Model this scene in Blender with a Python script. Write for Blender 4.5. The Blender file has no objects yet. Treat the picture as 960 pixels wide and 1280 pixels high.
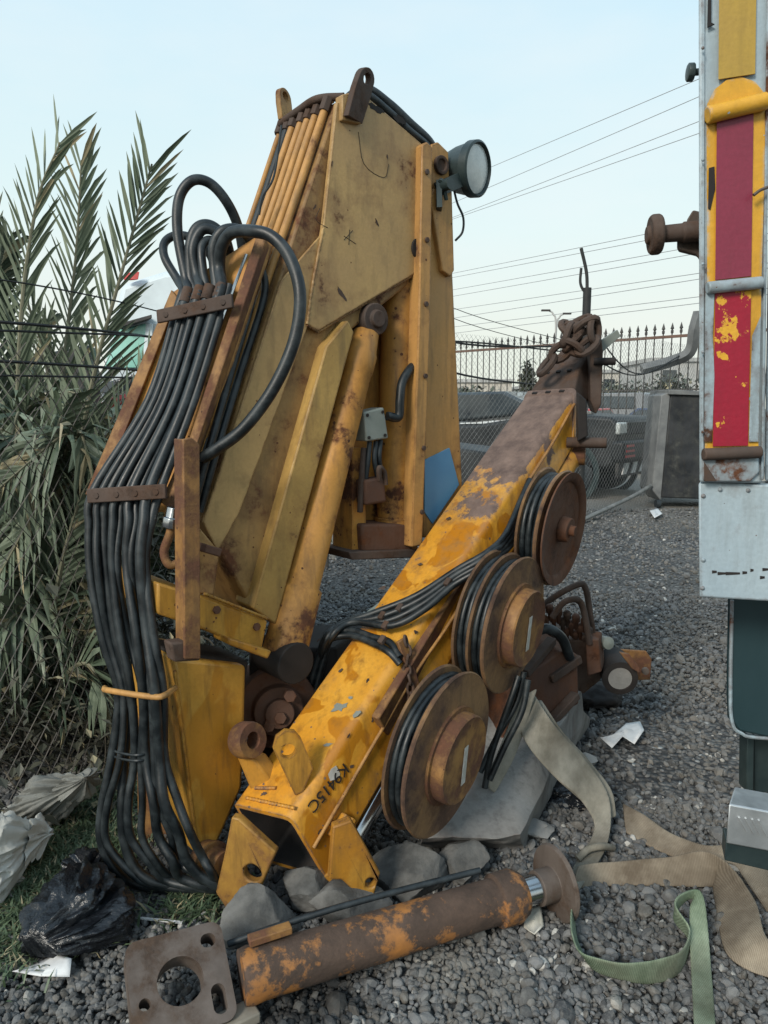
import bpy, bmesh, math, random
import numpy as np
from mathutils import Vector, Matrix, noise, geometry
random.seed(7)
sc = bpy.context.scene
COL = sc.collection
R = math.radians
V = Vector

# ------------------------------------------------------------------ camera
CAM_H, PITCH, FPX = 1.5, R(8.0), 924.4
cam = bpy.data.cameras.new('camera'); camo = bpy.data.objects.new('camera', cam); COL.objects.link(camo)
cam.sensor_fit = 'VERTICAL'; cam.sensor_height = 36; cam.lens = 26; cam.clip_start = .05; cam.clip_end = 3000
camo.location = (0, 0, CAM_H); camo.rotation_euler = (R(90) - PITCH, 0, 0)
sc.camera = camo
CO = V((0, 0, CAM_H)); CP, SP = math.cos(PITCH), math.sin(PITCH)

# survey helpers: turn a sight line of the survey photograph into a real point at a known depth / height / plane
def ray(px, py):
    u = (px - 480) / FPX; v = (640 - py) / FPX
    return V((u, CP + v * SP, -SP + v * CP))
def W(px, py, Y):
    d = ray(px, py); return CO + d * (Y / d.y)
def H(px, py, h=0.0):
    d = ray(px, py); return CO + d * ((h - CAM_H) / d.z)
def PL(px, py, p, n, off=0.0):
    d = ray(px, py); q = p + n * off
    return CO + d * ((q - CO).dot(n) / d.dot(n))

# ------------------------------------------------------------------ node materials
def new_mat(name):
    m = bpy.data.materials.new(name); m.use_nodes = True
    nt = m.node_tree; nt.nodes.clear()
    out = nt.nodes.new('ShaderNodeOutputMaterial'); b = nt.nodes.new('ShaderNodeBsdfPrincipled')
    nt.links.new(b.outputs[0], out.inputs[0])
    return m, nt, b
def nd(nt, t, **k):
    n = nt.nodes.new(t)
    for a, v in k.items(): setattr(n, a, v)
    return n
def setin(n, **k):
    for a, v in k.items(): n.inputs[a.replace('_', ' ')].default_value = v
def mixc(nt, fac, a, b, blend='MIX'):
    n = nd(nt, 'ShaderNodeMix', data_type='RGBA', blend_type=blend)
    for i, v in ((0, fac), (6, a), (7, b)):
        if hasattr(v, 'is_linked'): nt.links.new(v, n.inputs[i])
        else: n.inputs[i].default_value = (*v, 1) if isinstance(v, tuple) and len(v) == 3 else v
    return n.outputs[2]
def math_(nt, op, a, b=0.0, clamp=False):
    n = nd(nt, 'ShaderNodeMath', operation=op, use_clamp=clamp)
    for i, v in ((0, a), (1, b)):
        if hasattr(v, 'is_linked'): nt.links.new(v, n.inputs[i])
        else: n.inputs[i].default_value = v
    return n.outputs[0]
def mrange(nt, v, a, b, c=0.0, d=1.0):
    n = nd(nt, 'ShaderNodeMapRange'); nt.links.new(v, n.inputs[0])
    for i, x in enumerate((a, b, c, d)): n.inputs[i + 1].default_value = x
    return n.outputs[0]
def coords(nt, scale=(1, 1, 1), kind='Object', rot=(0, 0, 0)):
    t = nd(nt, 'ShaderNodeTexCoord'); m = nd(nt, 'ShaderNodeMapping')
    nt.links.new(t.outputs[kind], m.inputs[0]); m.inputs['Scale'].default_value = scale; m.inputs['Rotation'].default_value = rot
    return m.outputs[0]
def noisen(nt, vec, scale, detail=6, rough=.55, dist=0.0):
    n = nd(nt, 'ShaderNodeTexNoise'); nt.links.new(vec, n.inputs['Vector'])
    setin(n, Scale=scale, Detail=detail, Roughness=rough, Distortion=dist)
    return n.outputs[0]
def bump(nt, b, h, strength=.3, dist=.01):
    n = nd(nt, 'ShaderNodeBump'); nt.links.new(h, n.inputs['Height']); setin(n, Strength=strength, Distance=dist)
    nt.links.new(n.outputs[0], b.inputs['Normal'])

def paint(name, c1, c2, rust=(.58, .64), rs=5, spots=0.0, streak=.35, rough=.5, edge=.5, rc=((.045, .022, .014), (.16, .06, .025)),
          scale=3.0, grad=None, spec=.4, dirt=(.035, .028, .02), patches=None, flow=(9, 9, 1.2), seed=0.0, halo=.6):
    """weathered paint over steel: two-tone fade, runs of dirt, rust fields, chips, worn edges"""
    m, nt, b = new_mat(name)
    co = coords(nt); off = nd(nt, 'ShaderNodeVectorMath', operation='ADD'); nt.links.new(co, off.inputs[0]); off.inputs[1].default_value = (seed, seed * .7, seed * 1.3); co = off.outputs[0]
    n1 = noisen(nt, co, scale, 8, .6)
    col = mixc(nt, mrange(nt, n1, .38, .62), c1, c2)
    fine = noisen(nt, co, 90, 4, .6)
    col = mixc(nt, mrange(nt, fine, .3, .8, 0, .28), col, tuple(x * .45 for x in c2))
    if patches:
        pn = noisen(nt, coords(nt, (1, 1, .55)), patches[1], 3, .5, .6)
        col = mixc(nt, mrange(nt, pn, patches[2], patches[2] + .025, 0, patches[3]), col, patches[0])
    st = noisen(nt, coords(nt, flow), 3.2, 5, .6)
    smask = mrange(nt, st, .5, .75, 0, streak)
    col = mixc(nt, smask, col, dirt)
    big = noisen(nt, co, 1.3, 4, .5)
    col = mixc(nt, mrange(nt, big, .45, .75, 0, streak * .8), col, tuple(x * .5 for x in c1))
    rn = noisen(nt, co, rs, 10, .68)
    if grad:
        p = nd(nt, 'ShaderNodeNewGeometry'); d = nd(nt, 'ShaderNodeVectorMath', operation='DOT_PRODUCT')
        nt.links.new(p.outputs['Position'], d.inputs[0]); d.inputs[1].default_value = grad[0]
        gr = mrange(nt, d.outputs['Value'], grad[1], grad[2], 0, grad[3])
        dn = nd(nt, 'ShaderNodeVectorMath', operation='DOT_PRODUCT'); nt.links.new(p.outputs['Normal'], dn.inputs[0]); dn.inputs[1].default_value = grad[4]
        rn = math_(nt, 'ADD', rn, math_(nt, 'MULTIPLY', gr, mrange(nt, dn.outputs['Value'], .3, .8, .42, 1)))   # rain lies on the upper face
    mask = mrange(nt, rn, rust[0], rust[1])
    col = mixc(nt, mrange(nt, rn, rust[0] - .10, rust[0] + .02, 0, halo), col, tuple(x * .55 + y * .45 for x, y in zip(tuple(q * .5 for q in c1), rc[1])))
    if spots:
        vo = nd(nt, 'ShaderNodeTexVoronoi'); nt.links.new(co, vo.inputs['Vector']); setin(vo, Scale=26.0, Randomness=1.0)
        thr = math_(nt, 'MULTIPLY', math_(nt, 'SUBTRACT', noisen(nt, co, 6, 3, .5), .36), spots * 1.6)
        wob = math_(nt, 'ADD', vo.outputs['Distance'], math_(nt, 'MULTIPLY', math_(nt, 'SUBTRACT', noisen(nt, co, 60, 3, .6), .5), .35))
        sm = math_(nt, 'LESS_THAN', wob, thr)
        mask = math_(nt, 'MAXIMUM', mask, sm)
    if edge:
        bv = nd(nt, 'ShaderNodeBevel', samples=4); bv.inputs['Radius'].default_value = .012
        g = nd(nt, 'ShaderNodeNewGeometry'); d = nd(nt, 'ShaderNodeVectorMath', operation='DOT_PRODUCT')
        nt.links.new(bv.outputs[0], d.inputs[0]); nt.links.new(g.outputs['Normal'], d.inputs[1])
        e = mrange(nt, d.outputs['Value'], .99, .86)
        en = mrange(nt, noisen(nt, co, 22, 6, .7), .62 - .3 * edge, .8 - .3 * edge)
        mask = math_(nt, 'MAXIMUM', mask, math_(nt, 'MULTIPLY', e, en))
    rcol = mixc(nt, mrange(nt, noisen(nt, co, 14, 8, .7), .35, .7), rc[0], rc[1])
    col = mixc(nt, mask, col, rcol)
    nt.links.new(col, b.inputs['Base Color'])
    nt.links.new(math_(nt, 'ADD', math_(nt, 'MULTIPLY', mask, .9 - rough), mrange(nt, n1, .3, .7, rough - .08, rough + .12)), b.inputs['Roughness'])
    b.inputs['Specular IOR Level'].default_value = spec
    hh = math_(nt, 'SUBTRACT', math_(nt, 'MULTIPLY', fine, .35), math_(nt, 'MULTIPLY', mask, math_(nt, 'ADD', .35, math_(nt, 'MULTIPLY', fine, -.9))))
    hh = math_(nt, 'ADD', hh, math_(nt, 'MULTIPLY', noisen(nt, co, 7, 3, .5), .9))
    bump(nt, b, hh, .35, .006)
    return m
def simple(name, c1, c2, scale=8, rough=.6, metallic=0, bumps=(40, .2, .004), spec=.4, stretch=(1, 1, 1), lo=.35, hi=.65, sheen=0, coat=0):
    m, nt, b = new_mat(name); co = coords(nt, stretch)
    n = noisen(nt, co, scale, 8, .62)
    nt.links.new(mixc(nt, mrange(nt, n, lo, hi), c1, c2), b.inputs['Base Color'])
    nt.links.new(mrange(nt, n, .3, .7, rough - .08, rough + .1), b.inputs['Roughness'])
    b.inputs['Metallic'].default_value = metallic; b.inputs['Specular IOR Level'].default_value = spec
    if coat: b.inputs['Coat Weight'].default_value = coat
    if bumps: bump(nt, b, noisen(nt, co, bumps[0], 6, .6), bumps[1], bumps[2])
    return m

# ------------------------------------------------------------------ objects
def tag(o, label=None, cat=None, group=None, kind=None):
    for k, v in (('label', label), ('category', cat), ('group', group), ('kind', kind)):
        if v: o[k] = v
    return o
def thing(name, loc, label, cat, group=None):
    o = bpy.data.objects.new(name, None); COL.objects.link(o); o.location = loc; o.empty_display_size = .1
    return tag(o, label, cat, group)
def root_loc(p):
    l = V((0, 0, 0))
    while p is not None: l += p.location; p = p.parent
    return l
def crom(pts, n=8):
    """Catmull-Rom through the points"""
    out = []; P = [pts[0] * 2 - pts[1]] + list(pts) + [pts[-1] * 2 - pts[-2]]
    for i in range(1, len(P) - 2):
        a, b, c, d = P[i - 1:i + 3]
        for k in range(n):
            t = k / n
            out.append(.5 * ((2 * b) + (c - a) * t + (2 * a - 5 * b + 4 * c - d) * t * t + (3 * b - a - 3 * c + d) * t ** 3))
    out.append(pts[-1].copy()); return out
def perp(a):
    t = V((0, 0, 1)) if abs(a.z) < .9 else V((1, 0, 0))
    x = a.cross(t).normalized(); return x, a.cross(x).normalized()

class MB:
    def __init__(s, M=None): s.v = []; s.f = []; s.mi = []; s.M = M; s.cur = 0
    def add(s, vs, fs):
        b = len(s.v)
        s.v += [(s.M @ V(p)) if s.M else V(p) for p in vs]
        s.f += [tuple(i + b for i in f) for f in fs]; s.mi += [s.cur] * len(fs); return s
    def prism(s, poly, ext):
        n = len(poly); ext = V(ext); vs = [V(p) for p in poly] + [V(p) + ext for p in poly]
        return s.add(vs, [tuple(range(n)), tuple(range(2 * n - 1, n - 1, -1))] + [(i, i + n, (i + 1) % n + n, (i + 1) % n) for i in range(n)])
    def loft(s, secs, caps=True):
        n = len(secs[0]); vs = [V(p) for q in secs for p in q]
        fs = [(k * n + i, k * n + (i + 1) % n, (k + 1) * n + (i + 1) % n, (k + 1) * n + i) for k in range(len(secs) - 1) for i in range(n)]
        if caps: fs += [tuple(range(n - 1, -1, -1)), tuple(range((len(secs) - 1) * n, len(secs) * n))]
        return s.add(vs, fs)
    def box(s, c, size, ax=None):
        c = V(c); X, Y, Z = ax or (V((1, 0, 0)), V((0, 1, 0)), V((0, 0, 1))); a, b, d = (k / 2 for k in size)
        q = lambda z: [c + X * i * a + Y * j * b + Z * z * d for i, j in ((-1, -1), (1, -1), (1, 1), (-1, 1))]
        return s.loft([q(-1), q(1)])
    def bar(s, p, q, w, h, up=None):
        p, q = V(p), V(q); a = (q - p).normalized(); up = V(up) if up else V((0, 0, 1))
        if abs(a.dot(up)) > .95: up = V((1, 0, 0))
        x = a.cross(up).normalized() * w / 2; y = x.cross(a).normalized() * h / 2
        c = lambda o: [o - x - y, o + x - y, o + x + y, o - x + y]
        return s.loft([c(p), c(q)])
    def tube(s, pts, r, seg=8, smooth=8, caps=True):
        if smooth: pts = crom([V(p) for p in pts], smooth)
        else: pts = [V(p) for p in pts]
        if len(pts) < 2: return s
        t0 = (pts[1] - pts[0]).normalized(); x, y = perp(t0); secs = []
        for i, p in enumerate(pts):
            t = (pts[min(i + 1, len(pts) - 1)] - pts[max(i - 1, 0)]).normalized()
            x = (x - t * x.dot(t)).normalized(); y = t.cross(x)
            rr = r(i / (len(pts) - 1)) if callable(r) else r
            secs.append([p + (x * math.cos(k * 2 * math.pi / seg) + y * math.sin(k * 2 * math.pi / seg)) * rr for k in range(seg)])
        return s.loft(secs, caps)
    def lathe(s, o, a, prof, seg=32, closed=False):
        """prof: (distance along axis, radius)"""
        o = V(o); a = V(a).normalized(); x, y = perp(a)
        secs = [[o + a * d + (x * math.cos(k * 2 * math.pi / seg) + y * math.sin(k * 2 * math.pi / seg)) * max(r, 1e-4) for k in range(seg)] for d, r in prof]
        if closed: secs.append(secs[0]); return s.loft(secs, False)
        return s.loft(secs)
    def plate(s, o, x, y, outer, holes, th):
        """flat plate with holes; 2-D outlines in the frame (x, y) at o, thickness th along x cross y, centred"""
        o, x, y = V(o), V(x).normalized(), V(y).normalized(); z = x.cross(y).normalized()
        pol = [outer] + holes
        tris = geometry.tessellate_polygon([[V((a, b, 0)) for a, b in p] for p in pol])
        fl = [p for q in pol for p in q]; n = len(fl)
        vs = [o + x * a + y * b + z * th / 2 for a, b in fl] + [o + x * a + y * b - z * th / 2 for a, b in fl]
        fs = [tuple(t) for t in tris] + [tuple(i + n for i in reversed(t)) for t in tris]
        k = 0
        for q in pol:
            m = len(q); fs += [(k + i, k + i + n, k + (i + 1) % m + n, k + (i + 1) % m) for i in range(m)]; k += m
        return s.add(vs, fs)
    def build(s, name, mat, parent=None, bevel=0.0, smooth=50, sub=0, solid=0.0, label=None, raw=False, disp=None):
        loc = root_loc(parent)
        top = parent is None
        if top:
            xs = [p.x for p in s.v]; ys = [p.y for p in s.v]; zs = [p.z for p in s.v]
            loc = V(((min(xs) + max(xs)) / 2, (min(ys) + max(ys)) / 2, min(zs)))
        me = bpy.data.meshes.new(name); me.from_pydata([p - loc for p in s.v], [], s.f)
        for m in (mat if isinstance(mat, (list, tuple)) else [mat]): me.materials.append(m)
        if isinstance(mat, (list, tuple)): me.polygons.foreach_set('material_index', s.mi)
        if not raw:
            bm = bmesh.new(); bm.from_mesh(me); bmesh.ops.recalc_face_normals(bm, faces=bm.faces); bm.to_mesh(me); bm.free()
        me.polygons.foreach_set('use_smooth', [bool(smooth)] * len(me.polygons))
        if smooth and smooth < 180: me.set_sharp_from_angle(angle=R(smooth))
        o = bpy.data.objects.new(name, me); COL.objects.link(o)
        if parent: o.parent = parent
        else: o.location = loc
        if solid:
            m = o.modifiers.new('solid', 'SOLIDIFY'); m.thickness = solid; m.offset = 0
        if bevel:
            m = o.modifiers.new('bevel', 'BEVEL'); m.width = bevel; m.segments = 2; m.limit_method = 'ANGLE'; m.angle_limit = R(32)
        if sub:
            m = o.modifiers.new('sub', 'SUBSURF'); m.levels = sub; m.render_levels = sub
        if label: o['label'] = label
        return o
def circ(cx, cy, r, n=20, rx=None):
    return [(cx + (rx or r) * math.cos(i * 2 * math.pi / n), cy + r * math.sin(i * 2 * math.pi / n)) for i in range(n)]
def rrect(x0, y0, x1, y1, r, n=5):
    out = []
    for cx, cy, a0 in ((x1 - r, y1 - r, 0), (x0 + r, y1 - r, 90), (x0 + r, y0 + r, 180), (x1 - r, y0 + r, 270)):
        for i in range(n + 1): a = R(a0 + 90 * i / n); out.append((cx + r * math.cos(a), cy + r * math.sin(a)))
    return out
def lerp(a, b, t): return a + (b - a) * t

# ------------------------------------------------------------------ world and light
SUN_EL, SUN_AZ = R(32), R(215)     # azimuth measured clockwise from +Y
w = bpy.data.worlds.new('World'); sc.world = w; w.use_nodes = True; nt = w.node_tree; nt.nodes.clear()
out = nd(nt, 'ShaderNodeOutputWorld'); bg = nd(nt, 'ShaderNodeBackground'); sky = nd(nt, 'ShaderNodeTexSky', sky_type='NISHITA')
sky.sun_disc = False; sky.sun_elevation = SUN_EL; sky.sun_rotation = SUN_AZ; sky.air_density = 1.0; sky.dust_density = 3.0; sky.ozone_density = 1.2
tc = nd(nt, 'ShaderNodeTexCoord'); sep = nd(nt, 'ShaderNodeSeparateXYZ'); nt.links.new(tc.outputs['Generated'], sep.inputs[0])
ramp = nd(nt, 'ShaderNodeValToRGB'); nt.links.new(sep.outputs['Z'], ramp.inputs[0])
e = ramp.color_ramp.elements; SK = 11.8
e[0].position = 0.0; e[0].color = (.76, .80, .70, 1)
e[1].position = .75; e[1].color = (.47, .69, .88, 1)
for p, c in ((.10, (.79, .84, .76)), (.22, (.73, .87, .86)), (.42, (.62, .82, .91))):
    q = ramp.color_ramp.elements.new(p); q.color = (*c, 1)
cl = noisen(nt, coords(nt, (1, 1, 3), 'Generated'), 2.2, 5, .55)
hz = mixc(nt, mrange(nt, cl, .42, .75, 0, .45), ramp.outputs[0], (.86, .89, .88))
scl = nd(nt, 'ShaderNodeVectorMath', operation='SCALE'); nt.links.new(hz, scl.inputs[0]); scl.inputs['Scale'].default_value = SK
veil = mixc(nt, .88, sky.outputs[0], scl.outputs[0])      # thin high cloud in front of the clear sky
nt.links.new(veil, bg.inputs[0]); bg.inputs[1].default_value = .1; nt.links.new(bg.outputs[0], out.inputs[0])
sun = bpy.data.lights.new('sun', 'SUN'); suno = bpy.data.objects.new('sun', sun); COL.objects.link(suno)
sun.energy = 3.1; sun.angle = R(16); sun.color = (1, .93, .82)
sd_ = V((math.sin(SUN_AZ) * math.cos(SUN_EL), math.cos(SUN_AZ) * math.cos(SUN_EL), math.sin(SUN_EL)))
suno.rotation_euler = sd_.to_track_quat('Z', 'Y').to_euler(); suno.location = (0, 0, 8)
sc.view_settings.view_transform = 'Standard'; sc.view_settings.look = 'None'; sc.view_settings.exposure = 0; sc.view_settings.gamma = 1
# ------------------------------------------------------------------ materials
M = {}
M['khaki'] = paint('khaki_paint', (.40, .25, .105), (.47, .30, .118), rust=(.61, .66), rs=4, streak=.45, edge=.8, rough=.45, scale=2.2, dirt=(.10, .065, .032), flow=(7, 7, 2.2), seed=3.1, spots=.12)
M['khaki_dark'] = paint('khaki_grimy_paint', (.28, .165, .062), (.37, .222, .078), rust=(.55, .62), rs=5, streak=.7, flow=(7, 7, 1.6), edge=.8, rough=.55, dirt=(.07, .045, .025), seed=1.2, spots=.22)
M['strip'] = paint('sun_bleached_yellow_paint', (.48, .30, .09), (.35, .205, .06), rust=(.62, .68), streak=.6, spots=.12, edge=.8, rough=.5, dirt=(.14, .09, .04), seed=5.0)
M['orange'] = paint('chipped_orange_paint', (.47, .225, .052), (.52, .245, .045), rust=(.57, .63), rs=6, spots=.42, streak=.7, rough=.5, edge=.8, dirt=(.09, .05, .025), seed=2.0)
M['ochre'] = paint('orange_ochre_paint', (.45, .24, .078), (.50, .26, .075), rust=(.61, .67), rs=5, spots=.2, streak=.6, rough=.5, edge=.8, dirt=(.11, .075, .035), seed=7.0)
M['yellow'] = paint('deep_yellow_paint', (.52, .28, .05), (.46, .22, .03), rust=(.62, .66), rs=4, spots=.24, streak=.75, edge=.85, rough=.38, dirt=(.12, .065, .02), seed=4.0, patches=((.36, .14, .008), 5, .57, .6))
M['beam'] = paint('beam_paint', (.66, .335, .045), (.60, .26, .022), rust=(.63, .66), rs=5, spots=.26, streak=.7, rough=.3, dirt=(.18, .085, .022), seed=9.0,
                  grad=((.54, .56, .63), 2.0, 3.0, .33, (-.45, -.35, .82)), rc=((.085, .058, .05), (.20, .14, .115)), patches=((.38, .14, .006), 7.5, .535, .85), spec=.5, edge=.85)
M['rusty_yellow'] = paint('grimy_yellow_paint', (.44, .235, .045), (.34, .18, .04), rust=(.52, .62), rs=6, spots=.3, streak=.8, rough=.5, edge=.9, dirt=(.06, .035, .018), seed=15.2)
M['rusty_orange'] = paint('rusty_orange_paint', (.30, .15, .045), (.36, .19, .06), rust=(.45, .56), rs=7, spots=.3, streak=.5, rough=.6, seed=11.0, rc=((.05, .026, .018), (.15, .065, .035)))
M['reel'] = paint('reel_paint', (.31, .175, .075), (.20, .115, .06), rust=(.46, .58), rs=6, spots=.15, streak=.55, rough=.55, seed=6.0, rc=((.05, .03, .022), (.14, .075, .045)))
M['reel_dark'] = paint('rusty_reel_inside', (.085, .045, .03), (.13, .062, .036), rust=(.5, .6), rs=9, streak=.4, rough=.75, seed=6.5)
M['rust'] = paint('brown_rust', (.062, .047, .041), (.11, .078, .063), rust=(.52, .6), rs=9, streak=.3, rough=.8, seed=8.0, edge=.3, spec=.25, rc=((.035, .025, .02), (.11, .062, .04)))
M['rust_red'] = paint('red_brown_rust', (.095, .05, .036), (.15, .08, .052), rust=(.56, .62), rs=6, streak=.4, rough=.75, seed=8.4, edge=.4, spec=.3)
M['leg_steel'] = paint('rusted_leg_paint', (.48, .20, .05), (.38, .16, .045), rust=(.415, .455), rs=4.5, spots=.2, streak=.35, rough=.55, seed=13.6, rc=((.05, .034, .026), (.10, .065, .048)), edge=.3, flow=(5, 5, 5))
M['flange'] = paint('flange_steel', (.085, .068, .058), (.13, .105, .09), rust=(.52, .62), rs=8, streak=.25, rough=.6, seed=3.0, rc=((.04, .028, .022), (.10, .062, .04)), edge=.3)
M['black'] = simple('black_rubber', (.008, .012, .015), (.022, .03, .035), 30, .55, bumps=(160, .25, .002), spec=.45)
M['hose'] = simple('dusty_black_hose', (.005, .008, .010), (.036, .046, .050), 16, .45, bumps=(220, .3, .0015), spec=.5, lo=.44, hi=.74)
M['dark'] = simple('dark_grime_and_shade', (.010, .009, .009), (.025, .02, .018), 8, .8)  # grime, and painted shade for the beam hollow and column gap
M['chrome'] = simple('chromed_rod', (.55, .56, .57), (.4, .41, .42), 6, .16, metallic=1, bumps=None)
M['grey_box'] = simple('grey_plastic', (.17, .19, .17), (.22, .24, .215), 10, .5)
M['blue'] = simple('blue_paint', (.085, .23, .40), (.11, .27, .43), 4, .5, bumps=(20, .1, .003))
M['glass'] = simple('lamp_lens', (.42, .45, .44), (.55, .57, .55), 22, .18, bumps=(90, .3, .004), spec=.8)
M['lamp'] = simple('lamp_shell', (.018, .03, .032), (.03, .045, .045), 12, .4)
M['paper'] = simple('white_paper', (.5, .5, .5), (.66, .67, .67), 14, .7)
M['label'] = simple('white_label', (.55, .54, .5), (.35, .33, .28), 30, .6)
M['ink'] = simple('black_ink', (.012, .01, .01), (.03, .022, .015), 60, .7, bumps=None)

# ------------------------------------------------------------------ the crane
crane = thing('loader_crane', W(300, 1000, 2.3) * V((1, 1, 0)) if False else V((-.2, 2.5, 0)), 'folded orange-yellow loader crane with black hoses and three hose reels standing on the gravel', 'crane')
A0 = W(250, 640, 2.25); B0_ = W(575, 640, 3.0); A0.z = B0_.z = 0
sd = (B0_ - A0).normalized(); sn = V((sd.y, -sd.x, 0))           # side direction, outward normal of the boom's flank
if sn.y > 0: sn = -sn
def S(px, py, off=0.0): return PL(px, py, A0, sn, off)
def Sprism(poly, off, th, mb=None): return (mb or MB()).prism([S(x, y, off) for x, y in poly], sn * -th)

BW = .30
Sprism([(421, 127), (455, 118), (528, 181), (525, 345), (440, 412), (338, 770), (318, 766), (252, 650), (300, 500)], -.012, BW).build('main_boom', M['khaki_dark'], crane, .008)
Sprism([(421, 128), (450, 113), (529, 181), (526, 338), (398, 414), (384, 405), (391, 355), (404, 285)], .012, .02).build('side_plate', M['khaki'], crane, .004)
Sprism([(403, 292), (386, 405), (300, 640), (272, 690), (254, 652), (300, 512), (352, 350)], .004, .012).build('doubler_plate', M['khaki'], crane, .003)
Sprism([(408, 433), (435, 400), (443, 415), (345, 781), (316, 760)], .04, .12).build('stiffener', M['strip'], crane, .006)
# scratches left in the flank paint
for p in ([(448, 165), (455, 205), (480, 222), (486, 205)], [(430, 295), (445, 305)], [(437, 287), (436, 306)], [(441, 288), (430, 300)], [(470, 275), (473, 283)], [(400, 260), (395, 275), (410, 285)]):
    MB().tube([S(x, y, .0125) for x, y in p], .0011, 4, 4).build('paint_scratch', M['dark'], crane)
# pipes on the boom's narrow side
for k, f in enumerate((1.02, .86, .74, .56, .42, .27, .10)):
    j = random.uniform(-1, 1) * .006
    p = S(421, 132, -.012) - sn * BW * f - sd * .022; q = S(254, 640, -.012) - sn * BW * f - sd * .022
    m = lerp(p, q, .5) - sd * .004 + sn * j
    mb = MB().tube([p - sd * -.02 + V((0, 0, .012)), p, lerp(p, q, .25) + sn * j * .5, m, lerp(p, q, .8), q], .0135 if k not in (0,) else .010, 10, 5)
    mb.build('hydraulic_pipe', M['black'] if k == 1 else M['ochre'], crane)
    mb = MB().lathe(p - sd * .002, (q - p), [(-.03, .0), (-.03, .019), (.02, .019), (.02, .0)], 6); mb.build('pipe_fitting', M['rust'], crane, .002)
# wire tying the pipes
MB().tube([S(388, 150) - sd * .045 - sn * .1, S(378, 215) - sd * .05 - sn * .09, S(368, 240) - sd * .05 - sn * .11, S(362, 262) - sd * .04 - sn * .12], .004, 6).build('tie_wire', M['black'], crane)
# pipe ends / elbows along the top edge
mb = MB()
p = S(424, 124, .0); 
mb.tube([p - sn * .31 - sd * .03, p - sn * .2 - sd * .028 + V((0, 0, .012)), p - sn * .08 - sd * .03 + V((0, 0, .016)), p + sd * .02 + V((0, 0, .012))], .014, 8)
mb.build('pipe_clamp', M['rust'], crane)
# lugs on the boom top
def lug(px, py, w, h, off, hole, tilt, mat, name='lifting_lug'):
    o = S(px, py, off); x = (sd * .9 - sn * .3).normalized(); y = (V((0, 0, 1)) + sd * tilt).normalized()
    out = [(-w / 2, 0), (w / 2, 0), (w * .62, h * .55)] + [(w * .1 + w / 2 * 1.05 * math.cos(a), h * .72 + w / 2 * math.sin(a)) for a in (R(k) for k in range(10, 175, 18))] + [(-w * .5, h * .5)]
    return MB().plate(o, x, y, out, [circ(w * .1, h * .74, hole, 14)], .022).build(name, mat, crane, .004)
lug(441, 150, .085, .20, .03, .02, .32, M['rust'])
lug(357, 152, .06, .11, -.30, .016, -.15, M['khaki_dark'])
MB().prism([S(428, 118, .03), S(452, 112, .03), (S(452, 155, .03)), S(428, 150, .03)], sn * -.04).build('lug_base', M['khaki'], crane, .004)
# hoses over the boom head
for d, r in ((0, .019), (.03, .014)):
    MB().tube([S(430, 128, -.1 + d), S(456, 112 + d * 200, -.06 + d), S(485, 130 + d * 300, -.05 + d), S(512, 155 + d * 300, -.03 + d), S(536, 178 + d * 200, -.02), S(545, 200, -.05)], r, 10).build('hose', M['hose'], crane)

# recessed web of the second arm, seen between cylinder and channel
Sprism([(440, 400), (530, 335), (522, 690), (440, 690)], -.14, .02).build('arm_web', M['orange'], crane)
Sprism([(441, 560), (455, 560), (459, 686), (440, 690)], -.03, .12).build('arm_rib', M['orange'], crane, .004)
Sprism([(500, 340), (528, 330), (522, 660), (512, 660)], -.125, .012).build('arm_liner', M['orange'], crane)
Sprism([(528, 181), (534, 177), (541, 184), (538, 400), (528, 682), (515, 684), (524, 400)], .045, .06).build('channel_flange', M['ochre'], crane, .005)
Sprism([(539, 180), (548, 177), (561, 190), (566, 340), (578, 602), (576, 672), (528, 672)], 0, .16).build('arm_channel', M['ochre'], crane, .006)
Sprism([(538, 248), (542, 236), (565, 232), (568, 338), (563, 346), (553, 338)], .02, .025).build('wedge_plate', M['ochre'], crane, .004)
Sprism([(531, 575), (562, 560), (574, 606), (541, 655), (531, 640)], .006, .012).build('painted_patch', M['blue'], crane, .001)
MB().lathe(S(550, 207, .0), sn, [(0, 0), (0, .034), (.014, .034), (.014, .022), (.006, .02), (.006, 0)], 24).build('pin_boss', M['rust'], crane, .002)
MB().lathe(S(521, 312, -.0), sn, [(-.01, 0), (-.01, .04), (.022, .04), (.022, .0)], 24).build('hole_plug', M['dark'], crane)
mb = MB(); Sprism([(452, 655), (517, 655), (516, 690), (454, 690)], -.0, .14, mb); mb.build('end_block', M['rust_red'], crane, .01)
Sprism([(436, 690), (522, 687), (524, 697), (440, 700)], .02, .2).build('end_plate', M['rust'], crane, .004)
jb = Sprism([(455, 515), (480, 509), (486, 548), (458, 552)], .035, .07).build('junction_box', M['grey_box'], crane, .006)
for x, y in ((459, 519), (478, 515), (481, 544), (461, 547)): MB().lathe(S(x, y, .036), sn, [(0, 0), (0, .006), (.004, .006), (.004, 0)], 8).build('screw', M['dark'], jb)
MB().tube([S(484, 520, .01), S(498, 521, .02), S(500, 500, .02), S(503, 478, .015), S(514, 460, .01), S(526, 452, -.02)], .017, 10).build('cable_conduit', M['hose'], crane)
for a in ((462, 552, 457, 600), (470, 552, 473, 600), (476, 550, 476, 590)):
    MB().tube([S(a[0], a[1], .01), S(a[0] - 2, (a[1] + a[3]) / 2, .02), S(a[2], a[3], .01)], .009, 8).build('cable', M['black'], crane)
mb = MB(); Sprism([(456, 600), (481, 596), (484, 628), (458, 632)], .03, .06, mb); mb.build('valve_body', M['rust_red'], crane, .01)
mb = MB().tube([S(474, 600, .03), S(474, 585, .04), S(480, 590, .03), S(482, 606, .03)], .010, 8); mb.tube([S(455, 560, .0), S(452, 600, .01), S(450, 640, .0)], .011, 8)
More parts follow.
